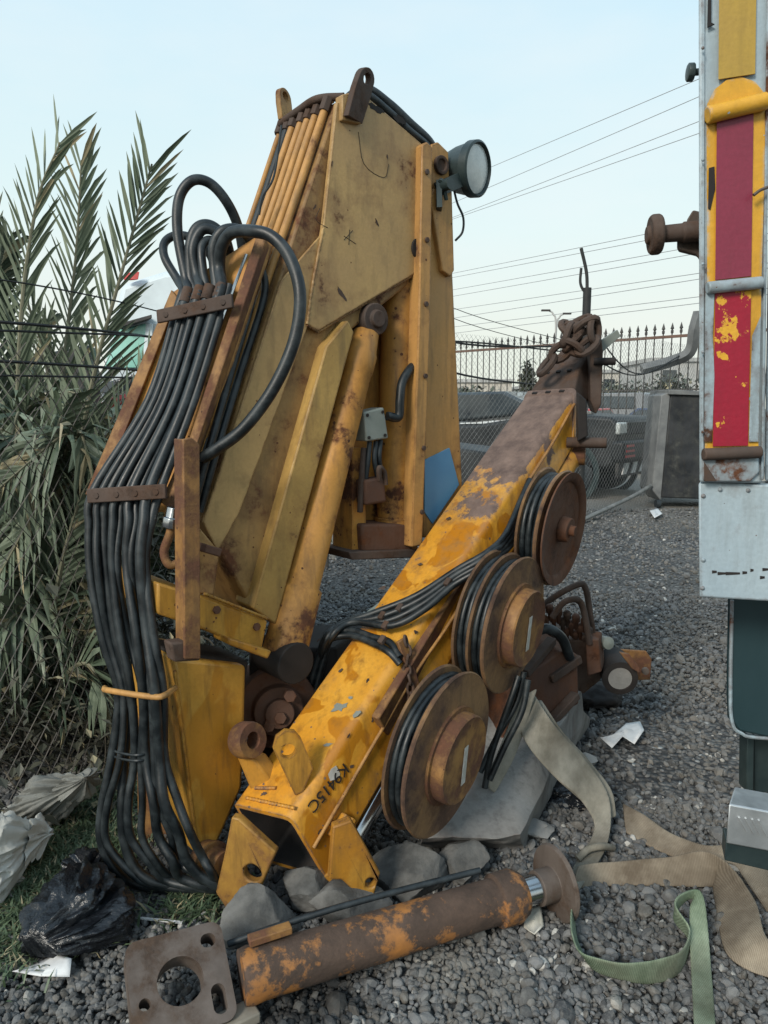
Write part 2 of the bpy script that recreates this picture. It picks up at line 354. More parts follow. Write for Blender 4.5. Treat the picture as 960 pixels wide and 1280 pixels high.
mb.build('rusty_pipe', M['rust'], crane)
# second ram standing upright in the recess
s0_, s1_ = S(500, 340, -.075), S(491, 668, -.075); sx_ = (s1_ - s0_).normalized(); sl_ = (s1_ - s0_).length
MB().lathe(s0_, sx_, [(0, 0), (0, .066), (sl_ * .93, .066), (sl_ * .935, .073), (sl_, .073), (sl_, 0)], 32).build('arm_cylinder', M['orange'], crane)
# lift cylinder
c0, c1 = S(462, 400, -.02), S(354, 822, .03)
ax = (c1 - c0).normalized(); Lc = (c1 - c0).length
cyl = MB().lathe(c0, ax, [(.03, .02), (.05, .046), (.12, .054), (.13, .059), (.19, .059), (.2, .055), (Lc - .25, .062), (Lc - .24, .074), (Lc - .02, .076), (Lc, .05)], 28).build('lift_cylinder', M['orange'], crane)
MB().lathe(c0 - sn * .06, sn, [(0, .02), (0, .056), (.1, .056), (.1, .03), (.115, .03), (.115, .0)], 22).build('cylinder_eye', M['rust'], cyl, .004)
MB().lathe(c1 - sn * .08, sn, [(0, 0), (0, .07), (.16, .07), (.16, 0)], 22).build('cylinder_foot', M['dark'], cyl, .004)
# work lamp
lo = S(585, 212, .0); la = (sd * .80 + V((.35, -.75, -.12))).normalized(); la = V((.80, -.58, -.12)).normalized()
lamp = MB().lathe(lo - la * .09, la, [(0, .0), (.0, .05), (.012, .07), (.05, .085), (.10, .096), (.105, .102), (.135, .102), (.14, .094), (.125, .088)], 36).build('work_lamp', M['lamp'], crane, 0, 40)
MB().lathe(lo - la * .09, la, [(.118, .0), (.118, .089), (.128, .087), (.135, .06), (.138, .0)], 36).build('lens', M['glass'], lamp)
mb = MB().bar(S(549, 236, .02), S(572, 226, .02) , .035, .05); mb.bar(S(548, 228, .02), S(549, 262, .03), .05, .02); mb.lathe(S(556, 232, .05), sn, [(-.03, 0), (-.03, .02), (.03, .02), (.03, 0)], 12)
mb.tube([S(545, 232, .02), S(553, 226, .05), S(558, 250, .04)], .008, 6)
mb.build('lamp_bracket', M['lamp'], lamp, .003)
MB().tube([S(568, 240, .0), S(572, 255, .02), S(579, 272, .03), S(578, 290, .02), S(569, 301, .0)], .0045, 6).build('lamp_cable', M['black'], lamp)

# ---- hose tray in front of the pipes
def TY(px, py):     # depth of the tray face
    a = (px - 110) / (325 - 110) if False else 0
    # bilinear on the four surveyed corners
    t = (py - 330) / (620 - 330)
    xl, xr = lerp(216, 108, t), lerp(324, 205, t); s = (px - xl) / (xr - xl)
    return lerp(lerp(2.50, 2.40, s), lerp(2.32, 2.20, s), t)
def T(px, py, d=0.0): return W(px, py, TY(px, py) - d)
tray = MB().prism([T(214, 366), T(240, 348), T(300, 308), T(325, 292), T(206, 640), T(160, 640), T(107, 618)], V((.05, .03, .0))).build('hose_tray', M['orange'], crane, .004)
MB().prism([T(214, 362, .02), T(222, 372, .02), T(124, 622, .02), T(106, 618, .02)], V((.0, .045, 0))).build('tray_edge', M['rusty_orange'], tray, .003)
MB().prism([T(322, 290, .05), T(331, 297, .05), T(331, 304, .05), T(246, 556, .05), T(215, 638, .05), T(200, 628, .05), T(236, 548, .05)], V((.0, .10, 0))).build('tray_edge', M['rusty_orange'], tray, .004)
MB().tube([T(308, 318, .05), T(240, 500, .05), T(196, 640, .05)], .005, 6).build('tray_wire', M['chrome'], tray)
for a, b in (((197, 396), (291, 376)), ((110, 620), (208, 614))):
    p, q = (W(*a, 2.375), W(*b, 2.275)) if a[1] < 500 else (W(*a, 2.165), W(*b, 2.075))
    cb = MB().bar(p, q, .012, .042, (0, .1, 1)).build('hose_clamp', M['rust'], crane, .003)
    for f in (.12, .38, .62, .88): MB().lathe(lerp(p, q, f) - V((0, .005, 0)), (0, -1, .1), [(0, 0), (0, .009), (.007, .009), (.007, 0)], 6).build('bolt', M['rust'], cb)
# hoses down the tray, free-hanging below and turning in under the column
LP = [(222, 385, 2.42), (186, 500, 2.31), (118, 612, 2.22), (112, 660, 2.2), (114, 720, 2.19), (129, 800, 2.17), (146, 866, 2.15), (140, 945, 2.14), (128, 1005, 2.13), (125, 1050, 2.12), (138, 1088, 2.11), (172, 1106, 2.11), (215, 1112, 2.11), (255, 1112, 2.12)]
RP = [(281, 378, 2.34), (243, 500, 2.23), (201, 612, 2.13), (190, 650, 2.10), (184, 700, 2.08), (191, 780, 2.06), (204, 866, 2.03), (208, 945, 2.02), (222, 1000, 2.01), (238, 1040, 2.01), (252, 1068, 2.02), (263, 1088, 2.03), (272, 1102, 2.05), (285, 1112, 2.08)]
NH = 9; top_ends = []
for i in range(NH):
    s = i / (NH - 1); rr = random.Random(i); pts = []
    js = [rr.uniform(-.035, .035) for _ in LP]; jd = [rr.uniform(-.014, .02) for _ in LP]
    for k, (l, r) in enumerate(zip(LP, RP)):
        amp = 1.0 if 3 < k < 12 else .15
        t = min(1, max(0, s + js[k] * amp * (1.8 if k > 5 else 1)))
        if k < 3 and i in (5, 6, 7): t -= .05
        pts.append(W(lerp(l[0], r[0], t), lerp(l[1], r[1], t), lerp(l[2], r[2], t) - jd[k] * amp - (.022 if i % 2 else 0)))
    d = (pts[0] - pts[1]).normalized()
    top_ends.append((pts[0], d)); pts.insert(0, pts[0] + d * .06)
    MB().tube(pts, (.0138, .0115, .0152, .0126, .0112, .0145, .0120, .0155, .0130)[i % 9], 12, 7).build('hose', M['hose'], crane)
for i in (1, 3, 5, 7):
    p, dd = top_ends[i]
    MB().lathe(p + dd * .015, dd, [(0, .0), (0, .0185), (.012, .0195), (.018, .018), (.024, .0195), (.03, .018), (.036, .0195), (.05, .0185), (.05, 0)], 12).build('hose_ferrule', M['rust'], crane, 0, 40)
# loops at the tray's top
def loop(start, pts, r=.0165):
    p, d = top_ends[start]
    MB().tube([p, p + d * .06] + [W(x, y, Y) for x, y, Y in pts], r, 14, 10).build('hose', M['hose'], crane)
loop(1, [(232, 345, 2.44), (222, 290, 2.46), (224, 248, 2.47), (240, 226, 2.48), (262, 229, 2.5), (283, 252, 2.52), (298, 285, 2.56), (306, 330, 2.6)])
loop(0, [(222, 350, 2.48), (206, 322, 2.52), (206, 303, 2.55), (222, 294, 2.57), (246, 300, 2.58), (262, 318, 2.58), (270, 340, 2.58)], .014)
loop(2, [(238, 345, 2.44), (238, 305, 2.45), (247, 284, 2.46), (264, 282, 2.48), (281, 298, 2.5), (289, 325, 2.53)])
loop(3, [(246, 345, 2.43), (241, 312, 2.44), (252, 288, 2.45), (270, 290, 2.46), (283, 310, 2.47)])
loop(4, [(254, 340, 2.42), (252, 310, 2.44), (262, 300, 2.46), (276, 312, 2.48)], .014)
loop(6, [(268, 335, 2.40), (267, 308, 2.40), (278, 289, 2.40), (298, 287, 2.42), (312, 300, 2.46), (318, 330, 2.5)])
loop(7, [(274, 335, 2.39), (277, 308, 2.37), (290, 291, 2.34), (315, 289, 2.27), (340, 296, 2.24), (362, 322, 2.22), (375, 368, 2.2), (368, 425, 2.19), (342, 485, 2.18), (305, 535, 2.18), (270, 562, 2.19), (254, 572, 2.21)], .0185)
for x0, x1, Y0 in ((312, 262, 2.42), (326, 272, 2.45), (300, 256, 2.44)):
    MB().tube([W(x0, 330, Y0), W(x0 + 4, 370, Y0), W(lerp(x0, x1, .5), 470, Y0 - .08), W(x1, 560, Y0 - .17), W(x1 - 22, 640, Y0 - .2)], .012, 8).build('hose', M['hose'], crane)
# ferrules and a bent pipe behind the post
mb = MB().tube([W(216, 640, 2.1), W(213, 665, 2.1), W(205, 690, 2.1), W(212, 706, 2.1), W(226, 700, 2.12), W(230, 680, 2.14)], .013, 8); mb.build('bent_pipe', M['rusty_orange'], crane)
MB().lathe(W(218, 634, 2.1), W(212, 665, 2.1) - W(218, 634, 2.1), [(0, 0), (0, .022), (.03, .022), (.03, .028), (.06, .028), (.06, 0)], 8).build('hose_ferrule', M['chrome'], crane, .002)
# collar at the boom's foot
MB().prism([S(x, y, .10) for x, y in ((197, 728), (253, 745), (335, 776), (327, 816), (285, 800), (240, 782), (197, 768))], sn * -.36).build('boom_collar', M['yellow'], crane, .008)
MB().prism([S(x, y, .15) for x, y in ((285, 797), (340, 814), (335, 824), (286, 806))], sn * -.1).build('collar_tab', M['yellow'], crane, .005)
Sprism([(246, 655), (275, 690), (268, 745), (246, 742)], .07, .1).build('foot_gusset', M['khaki_dark'], crane, .006)
mb = MB().bar(S(252, 684, .12), S(272, 690, .12), .05, .025); mb.build('grease_block', M['rust_red'], crane, .004)
# vertical angle-iron post
mb = MB().prism([S(229, 549, .20), S(240, 547, .20), S(250, 556, .20), S(251, 824, .20), S(231, 824, .20)], sn * -.012); mb.prism([S(229, 549, .186), S(234, 549, .186), S(236, 824, .186), S(231, 824, .186)], sn * -.06)
mb.build('post', M['rusty_orange'], crane, .003)
MB().prism([S(213, 804, .19), S(250, 800, .19), S(251, 826, .19), S(218, 828, .19)], sn * -.05).build('post_foot', M['rust'], crane, .006)
# column
col_ = [(216, 822), (308, 832), (306, 935), (303, 985), (262, 1078), (246, 1068), (232, 960)]
MB().prism([S(x, y, .085) for x, y in col_], sn * -.24 + V((-.06, .05, 0))).build('column', M['yellow'], crane, .012)
MB().prism([S(x, y, .05) for x, y in ((212, 815), (312, 826), (308, 850), (216, 835))], sn * -.2).build('column_cap', M['dark'], crane, .01)
MB().prism([W(x, y, 2.42) for x, y in ((168, 830), (215, 825), (232, 1078), (172, 1070))], V((.05, .12, 0))).build('column_side', M['rusty_orange'], crane, .008)
MB().tube([W(131, 860, 2.14), W(136, 863, 2.06), W(190, 871, 2.0), W(206, 869, 2.0), W(219, 860, 2.07)], .009, 8, 5).build('hose_guard', M['ochre'], crane)
mb = MB()
for dy in (0, 7): MB().tube([W(138, 936 + dy, 2.18), W(150, 941 + dy, 2.08), (W(170, 944 + dy, 2.03)), W(185, 941 + dy, 2.06), W(186, 934 + dy, 2.14)], .004, 6).build('tie_cord', M['hose'], crane)
# dark slewing head between column and beam
MB().lathe(W(345, 880, 2.5), (.25, -.95, .1), [(-.15, 0), (-.15, .14), (.06, .14), (.06, .09), (.10, .085), (.10, .05), (.13, .05), (.13, 0)], 28).build('slew_head', M['rust_red'], crane, .004)
MB().prism([W(310, 812, 2.5), W(420, 810, 2.55), W(430, 950, 2.5), W(312, 1010, 2.45)], V((.1, .3, .0))).build('gap_shade_block', M['dark'], crane, .01)  # dark block standing in for the shade between column and beam
for x, y in ((362, 868), (350, 895), (336, 905)): MB().lathe(W(x, y, 2.4), (.2, -1, .2), [(0, 0), (0, .022), (.04, .022), (.04, 0)], 6).build('hex_bolt', M['rust_red'], crane, .003)
# ------------------------------------------------------------------ jib beam
bL0, bL1 = W(292, 1005, 2.14), W(660, 490, 3.30); bR0, bR1 = W(365, 1022, 2.02), W(720, 486, 3.14); bB0, bB1 = W(409, 1099, 2.05), W(718, 556, 3.10)
bax = (bR1 - bR0).normalized(); nr = V((.82, -.56, -.10)).normalized()
nside = bax.cross(bB0 - bR0).normalized();  nside = nside if nside.x > 0 else -nside
ntop = bax.cross(bR0 - bL0).normalized();   ntop = ntop if ntop.z > 0 else -ntop
def BT(px, py, off=0.0): return PL(px, py, bR0, ntop, off)
def BS(px, py, off=0.0): return PL(px, py, bR0, nside, off)
def bsec(t, inset=0.0):
    L, Rr, Bb = lerp(bL0, bL1, t), lerp(bR0, bR1, t), lerp(bB0, bB1, t); K = L + Bb - Rr
    c = (L + Bb) / 2; out = []
    rad = .03
    for p, a, b in ((L, K, Rr), (Rr, L, Bb), (Bb, Rr, K), (K, Bb, L)):
        r_ = rad if p is Rr else .012
        u, v = (a - p).normalized() * r_, (b - p).normalized() * r_
        for k in range(4):
            s = k / 3; out.append((1 - s) ** 2 * (p + u) + 2 * s * (1 - s) * p + s * s * (p + v))
    if inset: out = [q + (c - q).normalized() * inset * 1.3 for q in out]
    return out
ts = [0, .1, .25, .4, .55, .7, .85, 1]
secs = [bsec(t) for t in ts]
n_ = len(secs[0]); mb = MB()
mb.loft(secs, False)
inner = [bsec(t, .014) for t in (.0, .5, .9)]
mb.cur = 1; mb.loft(inner, False); mb.cur = 0  # dark lining paints the shade inside the hollow beam
mb.add(secs[0] + inner[0], [(i, (i + 1) % n_, n_ + (i + 1) % n_, n_ + i) for i in range(n_)])
mb.add(secs[-1], [tuple(range(n_))]); mb.cur = 1; mb.add(inner[-1], [tuple(range(n_))])
beam = mb.build('jib_beam', [M['beam'], M['dark']], crane, 0, 50, raw=False)
# raised weld lip, head taper and head plates
hs = []
def hsec(L, Rr, Bb, r_=.025):
    K = L + Bb - Rr; out = []
    for p, a, b in ((L, K, Rr), (Rr, L, Bb), (Bb, Rr, K), (K, Bb, L)):
        u, v = (a - p).normalized() * r_, (b - p).normalized() * r_
        for k in range(4):
            s = k / 3; out.append((1 - s) ** 2 * (p + u) + 2 * s * (1 - s) * p + s * s * (p + v))
    return out
def grow(s, g): c = sum(s, V()) / len(s); return [p + (p - c).normalized() * g for p in s]
e0 = bsec(.985); MB().loft([grow(e0, .008), grow(bsec(1.0), .008)]).build('weld_lip', M['beam'], beam, .003)
h1 = hsec(W(676, 466, 3.36), W(724, 462, 3.22), W(724, 520, 3.2)); h2 = hsec(W(692, 446, 3.42), W(736, 442, 3.3), W(738, 500, 3.28)); h3 = hsec(W(704, 432, 3.46), W(746, 430, 3.34), W(748, 470, 3.3))
head = MB().loft([bsec(.995, .004), h1, h2, h3]).build('jib_head', M['rust'], crane, .004)
MB().loft([grow(h2, .007), grow([lerp(a, b, .12) for a, b in zip(h2, h3)], .007)]).build('weld_lip', M['rust'], head, .003)
for t, f in ((.06, .2), (.06, .5), (.06, .8)):
    a = lerp(bsec(.985)[1], bsec(.985)[5], f) + bax * .015 + ntop * .006; MB().box(a, (.022, .012, .012), (bax.cross(ntop), bax, ntop)).build('lug', M['dark'], head)
    a = lerp(h1[1], h1[5], f); MB().box(a + ntop * .004, (.018, .012, .012), (bax.cross(ntop), bax, ntop)).build('lug', M['dark'], head)
MB().prism([W(x, y, 3.2) for x, y in ((737, 396), (748, 394), (754, 440), (752, 505), (745, 518), (738, 500))], V((.02, .16, .01))).build('head_plate', M['rust'], head, .006)
MB().lathe(W(742, 452, 3.2), (1, -.2, 0), [(0, 0), (0, .016), (.09, .016), (.09, 0)], 12).build('head_pin', M['dark'], head, .003)
MB().prism([W(x, y, 3.0) for x, y in ((722, 490), (733, 500), (735, 545), (722, 552))], V((.02, .1, 0))).build('head_gusset', M['dark'], head, .005)
MB().prism([W(x, y, 3.24) for x, y in ((752, 425), (772, 412), (776, 420), (752, 441))], V((0, .03, 0))).build('end_flap', M['grey_box'], head, .002)
# ram alongside the beam
_wd = (bL0 - bR0).normalized()
r0 = lerp(bB0, bB1, .03) + _wd * .045 - ntop * .075; r1 = lerp(bB0, bB1, 1.0) + _wd * .03 - ntop * .05; rd = (r1 - r0).normalized(); RL = (r1 - r0).length
ram = MB().lathe(r0 + rd * .32, rd, [(0, 0), (0, .05), (.03, .056), (.05, .052), (RL - .37, .05), (RL - .35, .056), (RL - .32, .05), (RL - .32, .0)], 24).build('ram_barrel', M['yellow'], crane)
MB().lathe(r0, rd, [(0, 0), (0, .037), (.34, .037), (.34, 0)], 24).build('ram_rod', M['chrome'], ram)
MB().lathe(r1 - V((.05, 0, 0)), (1, -.3, 0), [(0, 0), (0, .045), (.11, .045), (.11, 0)], 20).build('ram_eye', M['rusty_orange'], ram, .004)
MB().lathe(W(708, 553, 3.06), (1, -.3, 0), [(0, 0), (0, .022), (.16, .022), (.16, 0)], 14).build('cross_pin', M['rust'], crane, .004)
# thin pipe and strap plates along the flank
MB().tube([BS(392, 1060, .008), BS(470, 925, .012), BS(520, 840, .012), BS(561, 780, .01), BS(600, 712, .01)], .006, 8, 6).build('flank_pipe', M['ochre'], beam)
MB().tube([BS(655, 610, .008), BS(690, 555, .010), BS(718, 505, .008)], .006, 8, 6).build('flank_pipe', M['ochre'], beam)
mb = MB()
MB().bar(BS(414, 1046, .012), BS(432, 1018, .012), .02, .03, nside).build('pipe_bracket', M['beam'], beam, .003); MB().bar(BS(425, 1052, .02), BS(440, 1022, .02), .018, .03, nside).build('pipe_bracket', M['beam'], beam, .003)
# end brackets
def pxplate(name, outline, Y, dY, th, mat, parent, hole=None, bev=.005, Yf=None):
    """plate through surveyed outline points, with a bored hole"""
    Yf = Yf or (lambda x, y: Y)
    P = [W(x, y, Yf(x, y)) for x, y in outline]; c = sum(P, V()) / len(P)
    nrm = V(); 
    for i in range(len(P)): nrm += (P[i] - c).cross(P[(i + 1) % len(P)] - c)
    nrm.normalize(); x = (P[0] - c); x = (x - nrm * x.dot(nrm)).normalized(); y = nrm.cross(x)
    o2 = [((p - c).dot(x), (p - c).dot(y)) for p in P]; hs_ = []
    for hx, hy, hr in (hole or []):
        h = PL(hx, hy, c, nrm); hs_.append(circ((h - c).dot(x), (h - c).dot(y), hr, 18))
    return MB().plate(c, x, y, o2, hs_, th).build(name, mat, parent, bev)
pxplate('end_bracket', [(292, 1018), (301, 1020), (347, 1062), (318, 1128), (304, 1146), (284, 1130), (272, 1112), (284, 1060)], 0, 0, .03, M['rusty_yellow'], beam, [(318, 1088, .028)], Yf=lambda x, y: 2.03 - (x - 292) * .0006)
pxplate('end_bracket', [(415, 1030), (438, 1022), (474, 1088), (466, 1117), (452, 1120), (426, 1096), (410, 1096)], 0, 0, .032, M['yellow'], beam, [(462, 1100, .016)], Yf=lambda x, y: 1.985 + (x - 415) * .0006)
pxplate('end_bracket', [(404, 1092), (420, 1082), (452, 1116), (440, 1118), (420, 1106)], 0, 0, .03, M['yellow'], beam, None, Yf=lambda x, y: 2.06)
MB().lathe(W(268, 1080, 2.1), (.8, -.6, .15), [(-.05, 0), (-.05, .062), (-.02, .062), (-.02, .066), (.0, .066), (.0, .05), (.05, .048), (.05, 0)], 28).build('pivot_boss', M['rusty_orange'], crane, .003)
# eye lugs
ec = W(309, 925, 2.16); ea = V((.75, -.6, .25)).normalized()
MB().lathe(ec, ea, [(-.03, .026), (-.03, .052), (-.018, .056), (.018, .056), (.03, .052), (.03, .026)], 28, True).build('eye_lug', M['rusty_orange'], beam, 0, 40)
MB().prism([W(x, y, 2.16) for x, y in ((292, 938), (318, 950), (345, 985), (318, 1000))], V((.03, .045, 0))).build('eye_arm', M['yellow'], beam, .006)
pxplate('bail_lug', [(341, 935), (345, 920), (356, 912), (368, 913), (376, 922), (391, 958), (378, 988), (368, 992)], 0, 0, .02, M['yellow'], beam, [(360, 937, .022)], .004, Yf=lambda x, y: 2.06 + (x - 341) * .0007)
# marker-pen number on the flank
fc = bpy.data.curves.new('lettering', 'FONT'); fc.body = 'K9415C'; fc.size = .052; fc.extrude = .0006; fc.space_character = .95
fo = bpy.data.objects.new('lettering_src', fc); COL.objects.link(fo)
fm = bpy.data.meshes.new_from_object(fo.evaluated_get(bpy.context.evaluated_depsgraph_get())); bpy.data.objects.remove(fo)
q0, q1 = BS(434, 958, .003), BS(388, 1012, .003); tx = (q1 - q0).normalized(); ty = nside.cross(tx).normalized()
if tx.cross(ty).dot(nside) < 0: ty = -ty
wdt = max(v.co.x for v in fm.vertices); k_ = (q1 - q0).length / wdt
tm = MB(); tm.add([q0 - ty * .018 + tx * v.co.x * k_ + ty * v.co.y * k_ + nside * v.co.z for v in fm.vertices], [tuple(p.vertices) for p in fm.polygons])
tm.build('lettering', M['ink'], beam, 0, 0)
MB().prism([BS(x, y, .0015) for x, y in ((410, 968), (414, 961), (420, 957), (425, 967), (423, 973), (413, 976))], nside * .001).build('white_dab', M['label'], beam, 0, 0)
# hoses crossing the beam
for i in range(4):
    o = i * .0
    a = [(398, 838), (403, 806), (424, 782), (468, 766), (520, 745), (572, 712), (610, 690), (632, 668), (650, 628), (662, 600)]
    b = [(392, 830), (412, 800), (440, 778), (490, 782), (530, 762), (566, 732), (600, 712), (630, 690), (650, 665), (664, 640)]
    pts = []
    for k, (p, q) in enumerate(zip(a, b)):
        x, y = lerp(p[0], q[0], i / 3), lerp(p[1], q[1], i / 3)
        if k == 0: pts.append(BT(x, y, -.06) + V((-.02, .05, -.12)))
        elif k < 7: pts.append(BT(x, y, .03 + .01 * (i % 2)))
        else: pts.append(lerp(BT(x, y, .03), PL(x, y, bR0, nr, .12), (k - 6) / 3))
    MB().tube(pts, .0125, 9, 7).build('hose', M['hose'], crane)
for i, dx in enumerate((0, 8)):
    MB().tube([BT(396 - dx, 850, -.02) + V((-.02, .05, -.1)), BT(412 - dx, 800 + dx, .02), BT(436, 788 + dx * .8, .028), BT(468, 797 + dx, .028), BT(487, 803 + dx * 1.6, .026), BS(500, 822 + dx, .02)], .0125, 9, 7).build('hose', M['hose'], crane)
for x, y in ((478, 770), (482, 782), (478, 800), (560, 728), (500, 760)): MB().box(BT(x, y, .045), (.03, .02, .02), (bax, bax.cross(ntop), ntop)).build('hose_clip', M['rust'], crane, .003)
# small chain hanging on the beam
def links(path, r, th, name, mat, parent=None, sp=2.2, seg=14):
    mb = MB(); pts = crom(path, 30); d = 0; last = None; k = 0; step = r * sp
    acc = 0
    prev = pts[0]; nodes = [pts[0]]
    for p in pts[1:]:
        acc += (p - prev).length; prev = p
        if acc >= step: nodes.append(p); acc = 0
    for i in range(len(nodes) - 1):
        c = (nodes[i] + nodes[i + 1]) / 2; a = (nodes[i + 1] - nodes[i]).normalized(); x, y = perp(a)
        ang = i * R(82) + .3; s1 = x * math.cos(ang) + y * math.sin(ang)
        ring = [c + a * (math.cos(t) * r * 1.35) + s1 * (math.sin(t) * r * .8) for t in (k * 2 * math.pi / seg for k in range(seg))]
        ring2 = ring + [ring[0], ring[1]]
        mb.tube(ring2, th, 7, 0, False)
    return mb.build(name, mat, parent)
links([BS(506, 796, .02), BS(510, 815, .02), BS(508, 835, .02), BS(513, 858, .02), BS(512, 885, .02)], .014, .005, 'small_chain', M['rust'], crane)
mb = MB().bar(BS(500, 800, .015), BS(520, 858, .015), .03, .014, nside); mb.build('chain_hanger', M['rusty_orange'], crane, .003)

# hose reels
def reel(px, py, Y, Rf, width, layers, hub, dish=False, lab=True, rot=0.0):
    c = W(px, py, Y)
    rl = MB().lathe(c, nr, [(0, .03), (.0, Rf * .97), (-.006, Rf), (.004, Rf + .004), (.008, Rf), (.006, Rf * .96), (.012, Rf * .6), (.012, .03)], 56, True).build('hose_reel', M['reel'], crane, 0, 40)
    nd_ = 2 if width > .09 else 1; wd = width / nd_
    for q in range(nd_):
        b0 = c - nr * (wd * (q + 1))
        MB().lathe(b0, nr, [(0, .03), (0, Rf * .97), (-.006, Rf * 1.0), (-.002, Rf + .006), (.004, Rf), (.004, .03)], 56, True).build('reel_flange', M['reel'], rl, 0, 40)
        MB().lathe(b0, nr, [(0, Rf * .55), (wd, Rf * .55)], 40).build('reel_drum', M['dark'], rl)
        mb = MB()
        for L_ in range(layers):
            for j in range(max(1, int(wd / .022))):
                rr = Rf * .9 - L_ * .021; dd = .014 + j * .022
                x, y = perp(nr); ph = L_ + j
                mb.tube([b0 + nr * (dd + .003 * math.sin(3 * t + ph)) + (x * math.cos(t) + y * math.sin(t)) * (rr + .004 * math.sin(2 * t + ph * 2)) for t in (k * 2 * math.pi / 40 for k in range(42))], .0108, 8, 0, False)
        mb.build('wound_hose', M['hose'], rl)
    if dish:
        MB().lathe(c, nr, [(.013, .02), (.012, Rf * .82), (.02, Rf * .84), (.026, Rf * .9), (.03, Rf * 1.0), (.024, Rf * 1.0), (.014, Rf * .86), (.014, .02)], 56, True).build('reel_dish', M['reel_dark'], rl, 0, 40)
        MB().lathe(c, nr, [(.014, 0), (.014, .05), (.05, .045), (.05, .02), (.07, .02), (.07, 0)], 20).build('reel_hub', M['reel_dark'], rl, .003)
    else:
        hb = MB().lathe(c, nr, [(.008, .05), (.008, hub * 1.12), (.02, hub * 1.1), (.02, hub), (.055, hub * .99), (.06, hub * .96), (.056, hub * .88), (.058, .02), (.058, 0)], 48).build('reel_hub', M['rusty_orange'], rl, 0, 35)
        if lab:
            x, y = perp(nr); y = (V((0, 0, 1)) - nr * nr.z).normalized(); x = nr.cross(y)
            if x.z > 0: x = x
            o = c + nr * .0595
            pl = [o + x * a + y * b for a, b in ((-.012, -hub * .55), (.012, -hub * .57), (.014, hub * .33), (-.008, hub * .35))]
            MB().prism(pl, nr * .0015).build('paper_label', M['label'], hb)
    return rl
reel(560, 942, 2.12, .252, .066, 2, .138)
reel(642, 781, 2.46, .236, .106, 2, .135)
reel(697, 660, 2.72, .214, .07, 2, .12, dish=True)
MB().lathe(W(556, 942, 2.12) - nr * .16, nr, [(0, 0), (0, .05), (.14, .05), (.14, 0)], 20).build('reel_axle', M['rust'], crane)
MB().lathe(W(641, 781, 2.46) - nr * .16, nr, [(0, 0), (0, .05), (.14, .05), (.14, 0)], 20).build('reel_axle', M['rust'], crane)
MB().lathe(W(697, 660, 2.72) - nr * .16, nr, [(0, 0), (0, .05), (.14, .05), (.14, 0)], 20).build('reel_axle', M['rust'], crane)
MB().bar(W(556, 942, 2.12) - nr * .24, W(697, 660, 2.72) - nr * .21, .12, .03, nr).build('reel_carrier', M['rusty_orange'], crane, .005)
# hoses sagging from the reels to the base
for k, (a, Y) in enumerate((([(648, 845), (640, 870), (615, 940), (606, 985)], 2.45), ([(660, 850), (652, 890), (630, 935), (612, 975)], 2.42), ([(655, 840), (645, 880), (622, 920), (600, 965)], 2.47))):
    MB().tube([W(x, y, Y - .02 * i) for i, (x, y) in enumerate(a)], .011, 8).build('hose', M['hose'], crane)
# base frame under the jib
def quadbox(name, poly, Y, ext, mat, bev=.008, parent=crane): return MB().prism([W(x, y, Y) if not callable(Y) else W(x, y, Y(x, y)) for x, y in poly], ext).build(name, mat, parent, bev)
base = quadbox('crane_base', [(600, 1000), (622, 940), (650, 850), (700, 815), (722, 818), (724, 880), (690, 900), (640, 985)], lambda x, y: 2.62 + (x - 600) * .0022, V((-.25, .5, .1)), M['rust_red'])
MB().bar(W(612, 985, 2.60), W(720, 868, 2.86), .04, .03).build('base_rib', M['rust'], base, .004)
MB().bar(W(685, 848, 2.82), W(722, 822, 2.9), .05, .035).build('base_rib', M['rust'], base, .004)
MB().bar(W(655, 842, 2.72), W(690, 800, 2.9), .04, .03).build('base_rib', M['rust'], base, .004)
MB().tube([W(668, 790, 2.8), W(685, 786, 2.8), W(702, 797, 2.82), W(712, 822, 2.86)], .02, 10).build('hose', M['hose'], crane)

# flaked chips of paint
def chip(px, py, r, asp, ang, fn, off, mat, parent, seed):
    rr = random.Random(seed); o = fn(px, py, off); e1 = (fn(px + 4, py, off) - o).normalized(); e2 = (fn(px, py - 4, off) - o); e2 = (e2 - e1 * e2.dot(e1)).normalized(); pts = []
    for k in range(14):
        t = k * 2 * math.pi / 14; q = r * rr.uniform(.55, 1.25); x, y = math.cos(t) * q, math.sin(t) * q * asp
        pts.append(o + e1 * (x * math.cos(ang) - y * math.sin(ang)) + e2 * (x * math.sin(ang) + y * math.cos(ang)))
    MB().prism(pts, (CO - o).normalized() * .0006).build('paint_chip', mat, parent, 0, 0)
for k, (x, y, r, asp, an) in enumerate(((427, 367, .028, .3, -.9), (471, 278, .014, .4, -1.2), (522, 275, .010, 1.4, 0), (484, 196, .010, .35, 1.4), (394, 258, .012, .4, .8), (500, 150, .03, .4, -.5), (470, 135, .035, .35, -.4), (415, 205, .012, .3, 1.2))):
    chip(x, y, r, asp, an, S, .0125, M['dark'] if k in (5, 6) else M['rust'], crane, k)
for k, (x, y, r, asp, an) in enumerate(((424, 884, .030, .55, .3), (446, 892, .018, .5, .9), (410, 931, .018, .4, .3), (438, 872, .010, .6, .2), (425, 838, .012, .5, .6), (398, 800, .012, .4, 1), (478, 735, .016, .6, .4), (560, 648, .014, .5, .8), (330, 992, .012, .5, .2), (525, 705, .012, .5, .2))):
    chip(x, y, r, asp, an, BT, .001, M['grey_box'] if k < 4 else M['rust'], beam, 40 + k)
for k, (x, y, r, asp, an) in enumerate(((467, 897, .016, .4, 1.2), (436, 920, .010, .4, 1.2), (440, 958, .008, .7, 0), (400, 1040, .012, .5, 1), (520, 790, .009, .8, 0), (460, 850, .010, .5, .9))):
    chip(x, y, r, asp, an, BS, .0012, M['rust'], beam, 70 + k)

